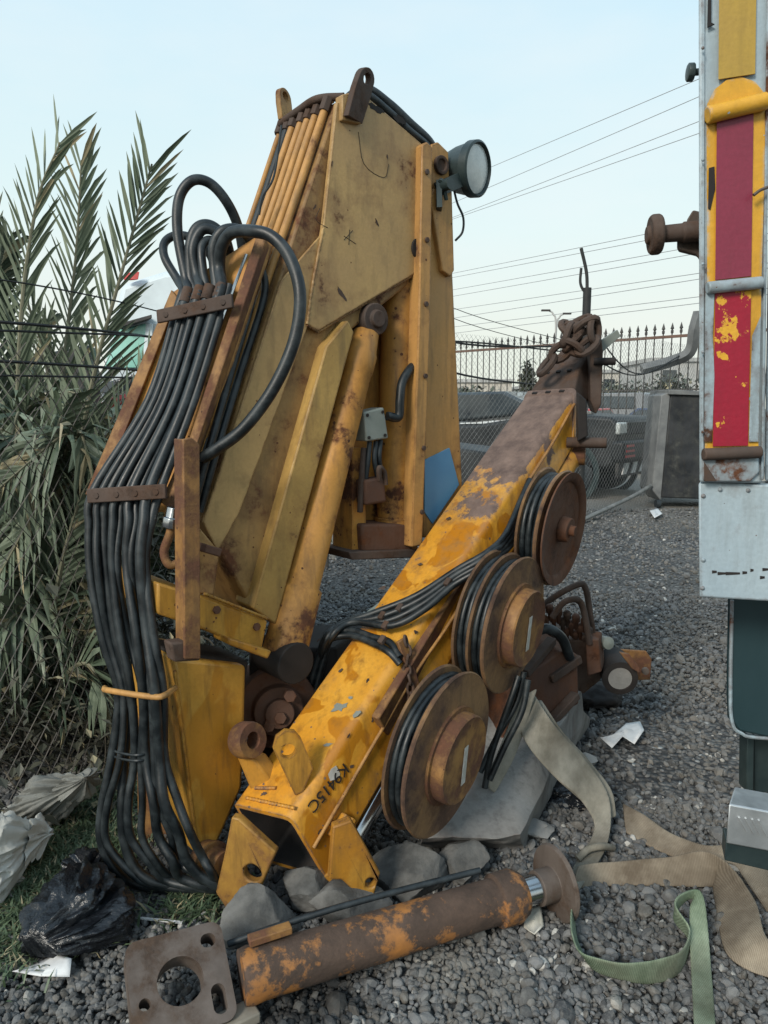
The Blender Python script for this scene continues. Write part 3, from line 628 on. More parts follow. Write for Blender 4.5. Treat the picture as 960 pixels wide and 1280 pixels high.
# weld seams, and bolt heads on the arm channel
def weld(pts, mat, parent, r=.0055):
    p = crom(pts, 26) if len(pts) > 2 else [lerp(pts[0], pts[1], k / 60) for k in range(61)]
    n = len(p); MB().tube([q + V((noise.noise(q * 90), noise.noise(q * 80), 0)) * .0015 for q in p], lambda t: r * (.75 + .35 * abs(math.sin(t * n * .8))), 6, 0).build('weld_seam', mat, parent, 0, 70)
weld([S(384, 406, .006), S(398, 415, .006)], M['khaki_dark'], crane); weld([S(399, 414, .004), S(460, 377, .004)], M['khaki_dark'], crane); weld([S(460, 377, .004), S(525, 339, .004)], M['khaki_dark'], crane)
weld([S(404, 286, .008), S(391, 356, .008), S(384, 405, .008)], M['khaki'], crane)
weld([S(409, 432, .004), S(360, 600, .004)], M['khaki_dark'], crane); weld([S(360, 600, .004), S(317, 758, .004)], M['khaki_dark'], crane)
weld([S(255, 742, .102), S(334, 773, .102)], M['yellow'], crane)
weld([BT(300, 1008, .002) + bax * .03, BT(362, 1022, .002) + bax * .03], M['beam'], beam); weld([BT(318, 985, .004), BT(345, 985, .004)], M['beam'], beam); weld([BS(412, 1030, .004), BS(436, 1022, .004)], M['beam'], beam)
weld([S(218, 838, .088), S(247, 1066, .088)], M['yellow'], crane)
for x, y in ((533, 215), (533, 300), (532, 380), (531, 470), (529, 560), (527, 640)): MB().lathe(S(x, y, .045), sn, [(0, 0), (0, .010), (.008, .010), (.008, 0)], 6).build('bolt', M['rust'], crane, .001)
for x, y in ((270, 762), (320, 783)): MB().lathe(S(x, y, .10), sn, [(0, 0), (0, .013), (.010, .013), (.010, 0)], 6).build('bolt', M['rust_red'], crane, .001)
# ------------------------------------------------------------------ ground
def gravel_mat():
    m, nt, b = new_mat('dark_gravel'); co = coords(nt)
    vo = nd(nt, 'ShaderNodeTexVoronoi'); nt.links.new(co, vo.inputs['Vector']); setin(vo, Scale=38.0)
    vs = nd(nt, 'ShaderNodeSeparateColor'); nt.links.new(vo.outputs['Color'], vs.inputs[0])
    c = mixc(nt, mrange(nt, vs.outputs[0], .0, 1), (.045, .047, .05), (.16, .16, .155))
    c = mixc(nt, mrange(nt, vs.outputs[1], .96, .97), c, (.42, .42, .40))
    big = noisen(nt, co, .55, 6, .6)
    c = mixc(nt, mrange(nt, big, .44, .66, 0, .6), c, (.17, .16, .14))
    trk = noisen(nt, coords(nt, (1.6, .18, 1), 'Object', (0, 0, R(-24))), 1.1, 4, .55)
    c = mixc(nt, mrange(nt, trk, .52, .66, 0, .5), c, (.21, .205, .19))
    med = noisen(nt, co, 3.0, 6, .6)
    c = mixc(nt, mrange(nt, med, .5, .75, 0, .55), c, (.05, .047, .042))
    c = mixc(nt, mrange(nt, vo.outputs['Distance'], .35, .75, 0, .8), c, (.02, .02, .02))
    p = nd(nt, 'ShaderNodeNewGeometry'); sp = nd(nt, 'ShaderNodeSeparateXYZ'); nt.links.new(p.outputs['Position'], sp.inputs[0])
    c = mixc(nt, mrange(nt, sp.outputs['Y'], 9, 13), c, mixc(nt, med, (.15, .14, .12), (.28, .26, .23)))
    nt.links.new(c, b.inputs['Base Color']); b.inputs['Roughness'].default_value = .85; b.inputs['Specular IOR Level'].default_value = .3
    bump(nt, b, math_(nt, 'SUBTRACT', math_(nt, 'MULTIPLY', med, .6), vo.outputs['Distance']), .9, .02)
    return m
xs = sorted(set([round(s * k, 3) for k in [0, .3, .6, .9, 1.2, 1.6, 2, 2.6, 3.4, 4.5, 6, 8, 11, 16, 25, 40, 80, 200, 600] for s in (-1, 1)]))
ys = [-300, -80, -20, -5, -1, 0, .5, 1, 1.3, 1.6, 1.9, 2.2, 2.5, 2.9, 3.3, 3.8, 4.4, 5.2, 6.2, 7.4, 9, 11, 14, 18, 25, 40, 80, 200, 600, 1500]
gm = MB(); nx = len(xs)
def gz(x, y): return .02 * noise.noise(V((x * .9, y * .9, 3.3))) - .012 if abs(x) < 8 and 0 < y < 12 else -.012
gm.add([V((x, y, gz(x, y))) for y in ys for x in xs], [(j * nx + i, j * nx + i + 1, (j + 1) * nx + i + 1, (j + 1) * nx + i) for j in range(len(ys) - 1) for i in range(nx - 1)])
g = gm.build('ground', gravel_mat(), None, 0, 180, raw=True); tag(g, 'dark grey gravel yard', None, None, 'structure')

# loose stones lying on it: one mesh of deformed pebbles (nobody could count them)
def stone_mat():
    m, nt, b = new_mat('loose_stone'); co = coords(nt)
    gi = nd(nt, 'ShaderNodeNewGeometry'); r = gi.outputs['Random Per Island']
    c = mixc(nt, mrange(nt, r, 0, .9), (.042, .044, .047), (.16, .162, .164))
    c = mixc(nt, math_(nt, 'GREATER_THAN', r, .975), c, (.46, .45, .42))
    sp = nd(nt, 'ShaderNodeTexWhiteNoise', noise_dimensions='1D'); nt.links.new(r, sp.inputs['W'])
    c = mixc(nt, mrange(nt, sp.outputs[0], .6, 1, 0, .5), c, (.15, .125, .095))
    c = mixc(nt, mrange(nt, noisen(nt, co, 1.6, 5, .6), .48, .68, 0, .5), c, (.045, .043, .036))
    c = mixc(nt, mrange(nt, noisen(nt, co, 60, 5, .7), .45, .7, 0, .6), c, (.19, .19, .18))
    c = mixc(nt, mrange(nt, noisen(nt, co, .8, 5, .65), .5, .68, 0, .55), c, (.20, .185, .16))
    gp = nd(nt, 'ShaderNodeNewGeometry'); ds = nd(nt, 'ShaderNodeVectorMath', operation='DISTANCE'); nt.links.new(gp.outputs['Position'], ds.inputs[0]); ds.inputs[1].default_value = H(385, 1245, 0)
    oil = math_(nt, 'ADD', ds.outputs['Value'], math_(nt, 'MULTIPLY', math_(nt, 'SUBTRACT', noisen(nt, co, 9, 4, .6), .5), .35))
    c = mixc(nt, mrange(nt, oil, .24, .06, 0, .85), c, (.006, .006, .006))   # oil soaked into the gravel
    nt.links.new(c, b.inputs['Base Color']); b.inputs['Roughness'].default_value = .75; b.inputs['Specular IOR Level'].default_value = .35
    bump(nt, b, noisen(nt, co, 150, 4, .7), .3, .003)
    return m
rng = np.random.default_rng(5)
def ico(sub):
    bm = bmesh.new(); bmesh.ops.create_icosphere(bm, subdivisions=sub, radius=1)
    v = np.array([p.co[:] for p in bm.verts]); f = np.array([[q.index for q in p.verts] for p in bm.faces]); bm.free(); return v, f
def pebbles(name, n, y0, y1, rad, sub, power):
    v0, f0 = ico(sub); nv, nf = len(v0), len(f0)
    vars_ = []
    for k in range(16):
        d = np.ones(nv)
        for _ in range(7):
            ax_ = rng.normal(size=3); ax_ /= np.linalg.norm(ax_); h = rng.uniform(.62, .92)
            pr = v0 @ ax_ * d; d = np.where(pr > h, d * h / np.maximum(pr, 1e-6), d)
        vars_.append(v0 * (d * rng.uniform(.93, 1.07, nv))[:, None])
    vars_ = np.array(vars_)
    y = y0 + (y1 - y0) * rng.random(n) ** power; hw = .56 * y * 1.08 + .12; x = (rng.random(n) * 2 - 1) * hw
    s = rad * np.exp(rng.normal(0, .37, n)); sc3 = np.stack([s * rng.uniform(.8, 1.35, n), s * rng.uniform(.75, 1.1, n), s * rng.uniform(.5, .85, n)], 1)
    q = rng.normal(size=(n, 4)); q[:, 1:3] *= .45; q /= np.linalg.norm(q, axis=1)[:, None]; w_, a, b_, c_ = q.T
    Rm = np.stack([1 - 2 * (b_ * b_ + c_ * c_), 2 * (a * b_ - w_ * c_), 2 * (a * c_ + w_ * b_), 2 * (a * b_ + w_ * c_), 1 - 2 * (a * a + c_ * c_), 2 * (b_ * c_ - w_ * a), 2 * (a * c_ - w_ * b_), 2 * (b_ * c_ + w_ * a), 1 - 2 * (a * a + b_ * b_)], 1).reshape(n, 3, 3)
    P = vars_[rng.integers(0, 16, n)] * sc3[:, None, :]
    P = np.einsum('nij,nkj->nki', Rm, P)
    P[:, :, 0] += x[:, None]; P[:, :, 1] += y[:, None]; P[:, :, 2] += (sc3[:, 2] * rng.uniform(-.1, .75, n))[:, None] - .006
    F = (f0[None] + (np.arange(n) * nv)[:, None, None]).reshape(-1, 3)
    me = bpy.data.meshes.new(name); me.vertices.add(n * nv); me.vertices.foreach_set('co', P.reshape(-1))
    me.loops.add(F.size); me.loops.foreach_set('vertex_index', F.reshape(-1)); me.polygons.add(len(F)); me.polygons.foreach_set('loop_start', np.arange(0, F.size, 3)); me.update(calc_edges=True)
    me.polygons.foreach_set('use_smooth', [False] * len(F))
    o = bpy.data.objects.new(name, me); COL.objects.link(o); return o
sm_ = stone_mat()
for n, y0, y1, rad, sub, pw in ((26000, 1.15, 2.7, .0090, 2, .85), (30000, 2.5, 6.0, .0115, 1, .8), (16000, 5.5, 11, .014, 1, .8)):
    o = pebbles('gravel', n, y0, y1, rad, sub, pw); o.data.materials.append(sm_); tag(o, 'loose dark grey gravel stones covering the yard', 'gravel', None, 'stuff')

# ------------------------------------------------------------------ rocks and concrete under the crane
def blob(name, c, size, seed, mat, sub=5, rough=.14, flat=18, rot=0.0, freq=1.6, fine=.028, label=None, cat=None, group=None, sharp=22, parent=None, cuts=None):
    rr = random.Random(seed); bm = bmesh.new(); bmesh.ops.create_icosphere(bm, subdivisions=sub, radius=1)
    planes = cuts or [(V((rr.uniform(-1, 1), rr.uniform(-1, 1), rr.uniform(-.6, 1))).normalized(), rr.uniform(.55, .84)) for _ in range(flat)]
    so = V((seed * 3.1, seed * 1.7, 0)); Mr = Matrix.Rotation(rot, 3, 'Z')
    for v in bm.verts:
        p = v.co.copy()
        for n_, h in planes:
            d = p.dot(n_)
            if d > h: p -= n_ * (d - h) * .93
        k = 1 + rough * .35 * noise.noise(p * freq + so) + fine * noise.noise(p * 6 + so) + fine * .5 * noise.noise(p * 15 + so)
        v.co = Mr @ V((p.x * k * size[0], p.y * k * size[1], p.z * k * size[2])) + V(c)
    mb = MB(); mb.add([v.co for v in bm.verts], [tuple(q.index for q in f.verts) for f in bm.faces]); bm.free()
    o = mb.build(name, mat, parent, 0, sharp); tag(o, label, cat, group); return o
M['rock'] = simple('grey_rock', (.055, .056, .054), (.165, .163, .155), 9, .9, bumps=(30, .6, .01))  # grey darkened so the colour carries the shadow under the crane
M['concrete'] = simple('pale_concrete', (.22, .215, .205), (.38, .375, .36), 5, .85, bumps=(45, .5, .008))
M['concrete_d'] = simple('grey_concrete', (.15, .15, .145), (.26, .255, .245), 5, .85, bumps=(45, .5, .008))
blob('rock', H(325, 1150, .04), (.13, .10, .10), 3, M['rock'], label='rounded grey rock under the pointed yellow bracket of the beam', cat='rock', group='rubble under the crane')
blob('rock', H(385, 1105, .07), (.10, .08, .075), 8, M['rock'], label='grey rock in the shade inside the open beam end', cat='rock', group='rubble under the crane')
blob('rock', H(432, 1128, .05), (.145, .11, .095), 11, M['rock'], label='broad grey rock right behind the middle of the rusty cylinder', cat='rock', group='rubble under the crane')
blob('rock', H(520, 1090, .05), (.15, .11, .09), 15, M['rock'], label='flat grey rock beneath the chrome rod', cat='rock', group='rubble under the crane')
blob('rock', H(575, 1075, .05), (.10, .09, .07), 19, M['rock'], label='dark grey rock under the nearest hose reel', cat='rock', group='rubble under the crane')
cb = MB().loft([[H(520, 1062, 0), H(655, 1062, 0), H(738, 900, 0), H(640, 905, 0)], [lerp(H(520, 1062, .12), H(600, 960, .12), .12), H(648, 1040, .13), H(733, 892, .14), H(640, 905, .14)], [W(560, 965, 2.5), W(640, 985, 2.44), W(724, 865, 2.95), W(645, 850, 3.0)]])
bm = bmesh.new(); me_ = bpy.data.meshes.new('t'); me_.from_pydata(cb.v, [], cb.f); bm.from_mesh(me_); bmesh.ops.subdivide_edges(bm, edges=bm.edges, cuts=16, use_grid_fill=True)
for v in bm.verts: v.co += V((noise.noise(v.co * 5), noise.noise(v.co * 5 + V((9, 0, 0))), noise.noise(v.co * 5 + V((0, 9, 0))))) * .022 + v.co.normalized() * (.012 * noise.noise(v.co * 14) + .007 * noise.noise(v.co * 34))
cb2 = MB().add([v.co for v in bm.verts], [tuple(q.index for q in f.verts) for f in bm.faces]); bm.free()
M['concrete_s'] = paint('stained_concrete', (.30, .29, .275), (.21, .205, .195), rust=(.63, .72), rs=3, streak=.75, rough=.85, spec=.2, seed=17, edge=.4, rc=((.12, .06, .04), (.17, .10, .07)), dirt=(.08, .075, .07))
tag(cb2.build('concrete_block', M['concrete_s'], None, .008, 40), 'pale broken concrete block carrying the rusty base of the crane', 'concrete block')
blob('concrete_lump', H(735, 950, .03), (.06, .05, .035), 23, M['concrete'], sub=3, label='small pale concrete lump beside the foot of the block', cat='rubble')
blob('concrete_lump', H(668, 1035, .03), (.09, .06, .03), 29, M['concrete_d'], sub=3, rough=.8, label='crumbled grey concrete lump between the block and the steel disc', cat='rubble')
blob('plastic_wrap', H(585, 1035, .05), (.10, .07, .07), 31, simple('cloudy_plastic', (.20, .22, .24), (.36, .38, .40), 8, .25, bumps=(20, .6, .01)), sub=4, rough=.8, fine=.12, label='crumpled clear plastic wrap below the nearest reel', cat='plastic wrap')
# pale timber board behind the hoses
tag(MB().bar(H(432, 800, .06), H(505, 742, .12), .14, .05).build('timber_board', simple('bleached_timber', (.30, .27, .20), (.42, .39, .30), 10, .8, stretch=(1, 6, 6)), None, .006), 'pale timber board lying behind the yellow beam', 'board')

# ------------------------------------------------------------------ support leg lying on the gravel
leg = thing('support_leg', H(430, 1190, 0), 'rusty cylindrical support leg with square foot plate lying on the gravel in front', 'support leg')
p0, p1 = H(302, 1222, .085), H(640, 1120, .09); la_ = (p1 - p0).normalized(); LL = (p1 - p0).length
MB().lathe(p0, la_, [(0, 0), (0, .064), (.02, .068), (.05, .064), (LL - .06, .062), (LL - .055, .073), (LL + .0, .075), (LL + .03, .06), (LL + .03, 0)], 40).build('barrel', M['leg_steel'], leg)
MB().lathe(p1 + la_ * .0, la_, [(.0, .03), (.0, .041), (.10, .041), (.10, 0)], 28).build('rod', M['chrome'], leg)
MB().lathe(p1 + la_ * .085, la_, [(0, 0), (0, .05), (.055, .05), (.06, .108), (.072, .113), (.075, .107), (.078, 0)], 36).build('end_disc', M['flange'], leg, .002)
ux = (H(270, 1176, .12) - H(166, 1204, .13)).normalized(); uy = (H(176, 1278, .06) - H(166, 1204, .13)).normalized(); fcn = H(224, 1232, .085)
fo_ = rrect(-.12, -.118, .12, .118, .03)
fh = [circ(0, .0, .056, 28), rrect(.062, .058, .10, .092, .016), rrect(.066, -.098, .1, -.03, .016), circ(-.088, -.03, .014, 12)]
uy = (uy - ux * uy.dot(ux)).normalized()
MB().plate(fcn, ux, -uy, fo_, fh, .06).build('foot_plate', M['flange'], leg, .004)
MB().lathe(fcn, ux.cross(uy), [(-.02, .0), (-.02, .055), (-.018, .055)], 24).build('plate_bore', M['dark'], leg) if False else None
MB().tube([H(285, 1180, .1), H(340, 1160, .13), H(430, 1132, .16), H(520, 1108, .17), H(600, 1088, .18)], .009, 8).build('leg_pipe', M['black'], leg)
MB().bar(lerp(p0, p1, .02) + V((0, .02, .08)), lerp(p0, p1, .16) + V((0, .02, .085)), .03, .02).build('pipe_port', M['rusty_orange'], leg, .003)
tag(MB().bar(H(262, 1290, .02), H(320, 1262, .02), .06, .03).build('wood_block', simple('grey_wood', (.18, .16, .13), (.28, .25, .2), 10, .8), None, .005), 'short grey wood block beside the foot plate at the bottom', 'wood block')

# ------------------------------------------------------------------ webbing slings
def web_mat(name, a, b_):
    m, nt, b = new_mat(name); co = coords(nt)
    n = noisen(nt, co, 7, 7, .65); c = mixc(nt, mrange(nt, n, .36, .64), a, b_)
    wv = nd(nt, 'ShaderNodeTexWave'); nt.links.new(coords(nt, (1, 1, 1)), wv.inputs[0]); setin(wv, Scale=70.0, Distortion=2.0)
    c = mixc(nt, mrange(nt, wv.outputs[1], .2, .8, 0, .3), c, tuple(x * .5 for x in a))
    c = mixc(nt, mrange(nt, noisen(nt, co, 2.6, 5, .6), .48, .7, 0, .7), c, (.07, .055, .04))
    nt.links.new(c, b.inputs['Base Color']); b.inputs['Roughness'].default_value = .9; b.inputs['Specular IOR Level'].default_value = .15
    bump(nt, b, math_(nt, 'ADD', wv.outputs[1], math_(nt, 'MULTIPLY', n, 2)), .35, .003)
    return m
M['web_grey'] = web_mat('grey_webbing', (.17, .16, .13), (.36, .335, .28)); M['web_green'] = web_mat('green_webbing', (.12, .165, .11), (.30, .36, .26)); M['web_brown'] = web_mat('brown_webbing', (.14, .11, .08), (.32, .27, .205))
def ribbon(name, secs, mat, parent=None, n=8, th=.006, mid=.0):
    """secs: (left point, right point) pairs"""
    A = crom([s[0] for s in secs], n); B = crom([s[1] for s in secs], n); mb = MB(); k = 6; vs = []
    for i, (a, b) in enumerate(zip(A, B)):
        up = V((0, 0, 1))
        for j in range(k + 1):
            t = j / k; p = lerp(a, b, t) + up * (.006 * noise.noise(V((i * .13, t * 1.5, len(secs) * 3.3))) + mid * math.sin(t * math.pi))
            vs.append(p)
    mb.add(vs, [(i * (k + 1) + j, i * (k + 1) + j + 1, (i + 1) * (k + 1) + j + 1, (i + 1) * (k + 1) + j) for i in range(len(A) - 1) for j in range(k)])
    return mb.build(name, mat, parent, 0, 180, sub=1, solid=th)
g1 = [(W(640, 893, 2.52), W(668, 868, 2.54)), (W(662, 935, 2.44), W(694, 907, 2.47)), (H(697, 975, .22), H(728, 944, .25)), (H(728, 1003, .12), H(757, 984, .15)), (H(742, 1028, .06), H(764, 1018, .08)), (H(738, 1050, .035), H(760, 1052, .045)), (H(718, 1080, .02), H(748, 1078, .025)), (H(712, 1100, .01), H(724, 1114, .0))]
s1 = thing('webbing_sling', H(740, 1040), 'dirty grey webbing sling draped from the crane base down to the ground', 'sling')
ribbon('strap', g1, M['web_grey'], s1, th=.007)
ribbon('strap', [(p + V((.012, .03, -.02)), q + V((.03, .03, -.025))) for p, q in g1[:5]], M['web_grey'], s1, th=.006)
ribbon('strap', [(W(650, 870, 2.52), W(672, 860, 2.52)), (W(626, 930, 2.45), W(646, 940, 2.46)), (W(604, 980, 2.4), W(618, 992, 2.41))], M['web_grey'], s1)
MB().tube([H(722, 1074, .03), H(735, 1062, .05), H(752, 1058, .06), H(766, 1060, .03)], .012, 8).build('fold', M['web_grey'], s1)
s2 = thing('webbing_sling', H(850, 1080), 'long brown webbing sling lying across the gravel to the right edge', 'sling')
ribbon('strap', [(H(722, 1082, .04), H(714, 1110, .0)), (H(770, 1077, .05), H(772, 1107, .0)), (H(830, 1071, .07), H(838, 1108, .0)), (H(878, 1064, .10), H(893, 1108, .01)), (H(910, 1080, .10), H(890, 1102, .01)), (H(944, 1125, .08), H(895, 1138, .01)), (H(958, 1170, .08), H(906, 1188, .01)), (H(990, 1192, .06), H(935, 1212, .01)), (H(1040, 1200, .04), H(990, 1230, .01))], M['web_brown'], s2)
ribbon('strap', [(H(778, 1003, .03), H(782, 1042, .0)), (H(805, 1018, .04), H(806, 1056, .0)), (H(842, 1043, .04), H(848, 1074, .01)), (H(880, 1056, .06), H(884, 1082, .03)), (H(918, 1058, .07), H(915, 1080, .05)), (H(952, 1078, .06), H(930, 1098, .03)), (H(995, 1112, .05), H(960, 1142, .01))], M['web_brown'], s2)
ribbon('loop_eye', [(H(882, 1072, .06), H(880, 1082, .05)), (H(912, 1078, .04), H(908, 1088, .03)), (H(950, 1078, .02), H(948, 1090, .01))], simple('white_webbing', (.5, .5, .47), (.62, .62, .6), 12, .8), s2, th=.008)
s3 = thing('webbing_sling', H(800, 1180), 'green webbing sling looped on the gravel in the foreground', 'sling')
ribbon('strap', [(H(722, 1100, .06), H(718, 1118, .02)), (H(714, 1140, .07), H(718, 1150, .01)), (H(716, 1170, .07), H(724, 1182, .0)), (H(730, 1192, .075), H(742, 1212, .0)), (H(770, 1202, .08), H(778, 1226, .0)), (H(815, 1200, .08), H(822, 1228, .0)), (H(850, 1190, .08), H(850, 1215, .0)), (H(862, 1160, .09), H(862, 1178, .01)), (H(846, 1135, .12), H(842, 1150, .05)), (H(846, 1122, .13), H(856, 1126, .09)), (H(866, 1112, .13), H(868, 1124, .10)), (H(880, 1122, .12), H(862, 1136, .09)), (H(886, 1170, .05), H(862, 1175, .05)), (H(890, 1220, .015), H(864, 1222, .015)), (H(896, 1300, .015), H(868, 1300, .015))], M['web_green'], s3)
# black bag scraps, paper, pipe debris
M['bag'] = simple('black_plastic_bag', (.006, .007, .009), (.012, .014, .018), 10, .22, bumps=(14, .8, .02), spec=.55)
def bag(name, c, size, seed, mat, label, cat, rough=.9, sub=5, amp=.28, tie=0.0):
    """thin plastic or woven sack: folds are sharp ridges running along the body"""
    bm = bmesh.new(); bmesh.ops.create_icosphere(bm, subdivisions=sub, radius=1); so = V((seed, seed * 2.3, 0)); S_ = V(size)
    for v in bm.verts:
        p = v.co.copy(); wq = p + V((noise.noise(p * 1.7 + so), noise.noise(p * 1.7 + so + V((7, 0, 0))), noise.noise(p * 1.7 + so + V((0, 7, 0))))) * .6
        rdg = lambda q: (1 - abs(noise.noise(q + so)) * 2.2)
        k = 1 + rough * .45 * noise.noise(p * 1.3 + so) + amp * (.6 * rdg(V((wq.x * 1.2, wq.y * 2.4, wq.z * .9))) + .32 * rdg(V((wq.x * 3.6, wq.y * 2.2, wq.z * 2.4))) + .10 * rdg(wq * 6.5) + .04 * rdg(wq * 13))
        if tie: k *= 1 - tie * max(0, p.z) ** 2
        q = V((p.x * k * S_.x, p.y * k * S_.y, p.z * k * S_.z)) + V(c)
        q.z = max(q.z, .006 + .012 * noise.noise(p * 5)); v.co = q
    mb = MB().add([v.co for v in bm.verts], [tuple(q.index for q in f.verts) for f in bm.faces]); bm.free()
    return tag(mb.build(name, mat, None, 0, 60), label, cat)
def limp_bag(name, c0, c1, r, seed, mat, label, cat):
    """a half-empty bag lying along c0-c1: one crumpled skin with long folds running to the knotted neck"""
    a = (c1 - c0); L = a.length; a = a.normalized(); x = a.cross(V((0, 0, 1))).normalized(); z = V((0, 0, 1)); secs = []; so = V((seed, 0, seed))
    for i in range(90):
        t = i / 89; body = (math.sin(math.pi * min(1, t * 1.25 + .06)) ** .6 if t < .75 else .34 + .3 * math.cos((t - .75) / .25 * math.pi)) + .04
        sec = []
        for k in range(120):
            th = k / 120 * 2 * math.pi; q = V((math.cos(th) * 1.6, math.sin(th) * 1.6, t * 2.2))
            f = 1 - abs(noise.noise(q * 1.5 + so)) * 2; f2 = 1 - abs(noise.noise(V((math.cos(th) * 4.5, math.sin(th) * 4.5, t * 3.0 + .8 * noise.noise(q))) + so)) * 2; f3 = 1 - abs(noise.noise(V((math.cos(th) * 9, math.sin(th) * 9, t * 9)) + so)) * 2
            R_ = r * body * (.62 + .36 * noise.noise(q * .9 + so * 2) + .22 * f + .17 * f2 + .07 * f3)
            p = c0 + a * (t * L + .02 * noise.noise(q * 2)) + x * (math.cos(th) * R_ * 1.15 + .05 * math.sin(t * 5)) + z * (math.sin(th) * R_ * .8 + .02)
            p.z = max(p.z, .008 + .010 * noise.noise(q * 4)); sec.append(p)
        secs.append(sec)
    return tag(MB().loft(secs).build(name, mat, None, 0, 75), label, cat)
limp_bag('rubbish_bag', H(48, 1190, .05), H(140, 1072, .06), .125, 4.0, M['bag'], 'crumpled black rubbish bag beside the hanging hoses at the left', 'rubbish bag')
bag('rubbish_bag', H(722, 995, .0), (.11, .10, .05), 9.0, M['bag'], 'torn black plastic bag on the ground under the grey sling', 'rubbish bag', 1.0, 5, .3)
M['sack'] = simple('dirty_white_sack', (.34, .335, .30), (.52, .51, .47), 5, .8, bumps=(25, .5, .008))
limp_bag('sack', H(-25, 1075, .08), H(62, 1058, .09), .135, 12.0, M['sack'], 'dirty white sack behind the mesh at the left edge', 'sack')
limp_bag('sack', H(72, 1012, .03), H(88, 985, .24), .105, 15.5, simple('grey_sack', (.17, .17, .155), (.27, .27, .245), 6, .8, bumps=(25, .5, .008)), 'grey sack among the dry leaves left of the hoses', 'sack')
def sheet(name, poly, h, label, cat, mat, curl=.03):
    P = [H(x, y, h) for x, y in poly]; c = sum(P, V()) / len(P); vs = []; n = len(P)
    for ring in range(5):
        for p in P:
            q = lerp(c, p, ring / 4); q.z += curl * (noise.noise(q * 9) + .6 * noise.noise(q * 20)) + h * .2; vs.append(q)
    fs = [(r * n + i, r * n + (i + 1) % n, (r + 1) * n + (i + 1) % n, (r + 1) * n + i) for r in range(4) for i in range(n)]
    mb = MB().add(vs, fs); return tag(mb.build(name, mat, None, 0, 30, solid=.0015), label, cat)
sheet('paper', [(750, 927), (765, 922), (783, 905), (800, 904), (805, 916), (793, 932), (778, 924), (765, 934)], .03, 'torn white paper sheet lying on the gravel right of the crane', 'paper', M['paper'])
sheet('paper', [(15, 1213), (40, 1205), (70, 1195), (90, 1205), (87, 1219), (50, 1217)], .02, 'white paper scrap under the black rubbish bag', 'paper', M['paper'])
sheet('paper', [(655, 1135), (676, 1130), (680, 1150), (668, 1168), (655, 1152)], .03, 'crumpled paper tissue beside the end disc of the support leg', 'paper', simple('yellowed_paper', (.45, .43, .36), (.58, .56, .5), 12, .8), .05)
tag(MB().bar(H(170, 1147, .012), H(228, 1153, .012), .008, .004).build('plastic_strip', M['paper'], None), 'thin white plastic strip on the gravel below the hoses', 'plastic strip')
sheet('plastic_scrap', [(5, 1100), (20, 1090), (38, 1100), (30, 1116), (12, 1118)], .03, 'small grey plastic scrap under the white sack', 'litter', M['sack'], .05)

# ------------------------------------------------------------------ control valve bank right of the base
vb = thing('valve_bank', H(735, 850), 'rusty hydraulic valve bank with bent pipes lying right of the hose reels', 'valve bank')
VY = 3.15
MB().prism([W(x, y, VY) for x, y in ((672, 800), (748, 800), (752, 850), (730, 868), (690, 868))], V((.05, .3, 0))).build('valve_body', M['rust'], vb, .01)
for i in range(6):
    for j in range(4):
        x = 676 + i * 11 + j * 5; y = 758 + j * 13 + i * 3 + (i * 7 + j * 5) % 6
        MB().lathe(W(x, y, VY - .05 + .03 * j), (-.2, -.5, 1), [(-.06, 0), (-.06, .010), (-.01, .010), (-.01, .018), (.018, .018), (.026, .012), (.03, 0)], 8).build('fitting', M['rust_red'] if (i + j) % 3 else M['rust'], vb, .002)
MB().tube([W(672, 765, VY), W(690, 748, VY), W(722, 731, VY), W(732, 736, VY), (W(738, 770, VY)), W(742, 802, VY)], .014, 8, 6).build('bent_pipe', M['rust'], vb)
MB().tube([W(690, 772, VY - .1), W(705, 753, VY - .1), W(722, 750, VY - .1), W(730, 765, VY - .1), W(737, 805, VY - .1)], .014, 8, 6).build('bent_pipe', M['rust'], vb)
MB().prism([W(x, y, VY - .1) for x, y in ((732, 798), (748, 800), (752, 840), (734, 846))], V((.05, .12, 0))).build('end_cap', M['rust_red'], vb, .006)
MB().prism([W(x, y, VY + .1) for x, y in ((762, 811), (808, 814), (815, 824), (813, 850), (765, 852))], V((.0, .015, 0))).build('mount_plate', M['rusty_orange'], vb, .004)
mc = W(777, 846, VY - .1)
MB().lathe(mc + V((.02, .18, 0)), (-.12, -1, -.1), [(-.02, 0), (-.02, .066), (.10, .07), (.13, .076), (.16, .076), (.165, .054), (.16, .052)], 28).build('motor_housing', M['dark'], vb, 0, 40)
MB().lathe(mc + V((.02, .18, 0)), (-.12, -1, -.1), [(.15, 0), (.15, .052), (.162, .05), (.166, .0)], 24).build('motor_face', M['concrete_d'], vb)
MB().prism([W(x, y, VY - .13) for x, y in ((775, 816), (787, 818), (800, 835), (800, 842), (790, 836))], V((0, .02, 0))).build('housing_band', M['rusty_orange'], vb, .003)
MB().lathe(W(806, 838, VY), (0, -1, 0), [(0, 0), (0, .016), (.015, .016), (.015, 0)], 10).build('bolt', M['flange'], vb)
MB().lathe(W(756, 803, VY), (.3, -1, .2), [(-.03, 0), (-.03, .028), (.03, .028), (.04, 0)], 14).build('pipe_cap', M['grey_box'], vb)
bag('oily_rag', H(745, 872, .03), (.11, .10, .06), 21.0, M['dark'], 'black oily rag in front of the valve bank', 'rag', sub=4)
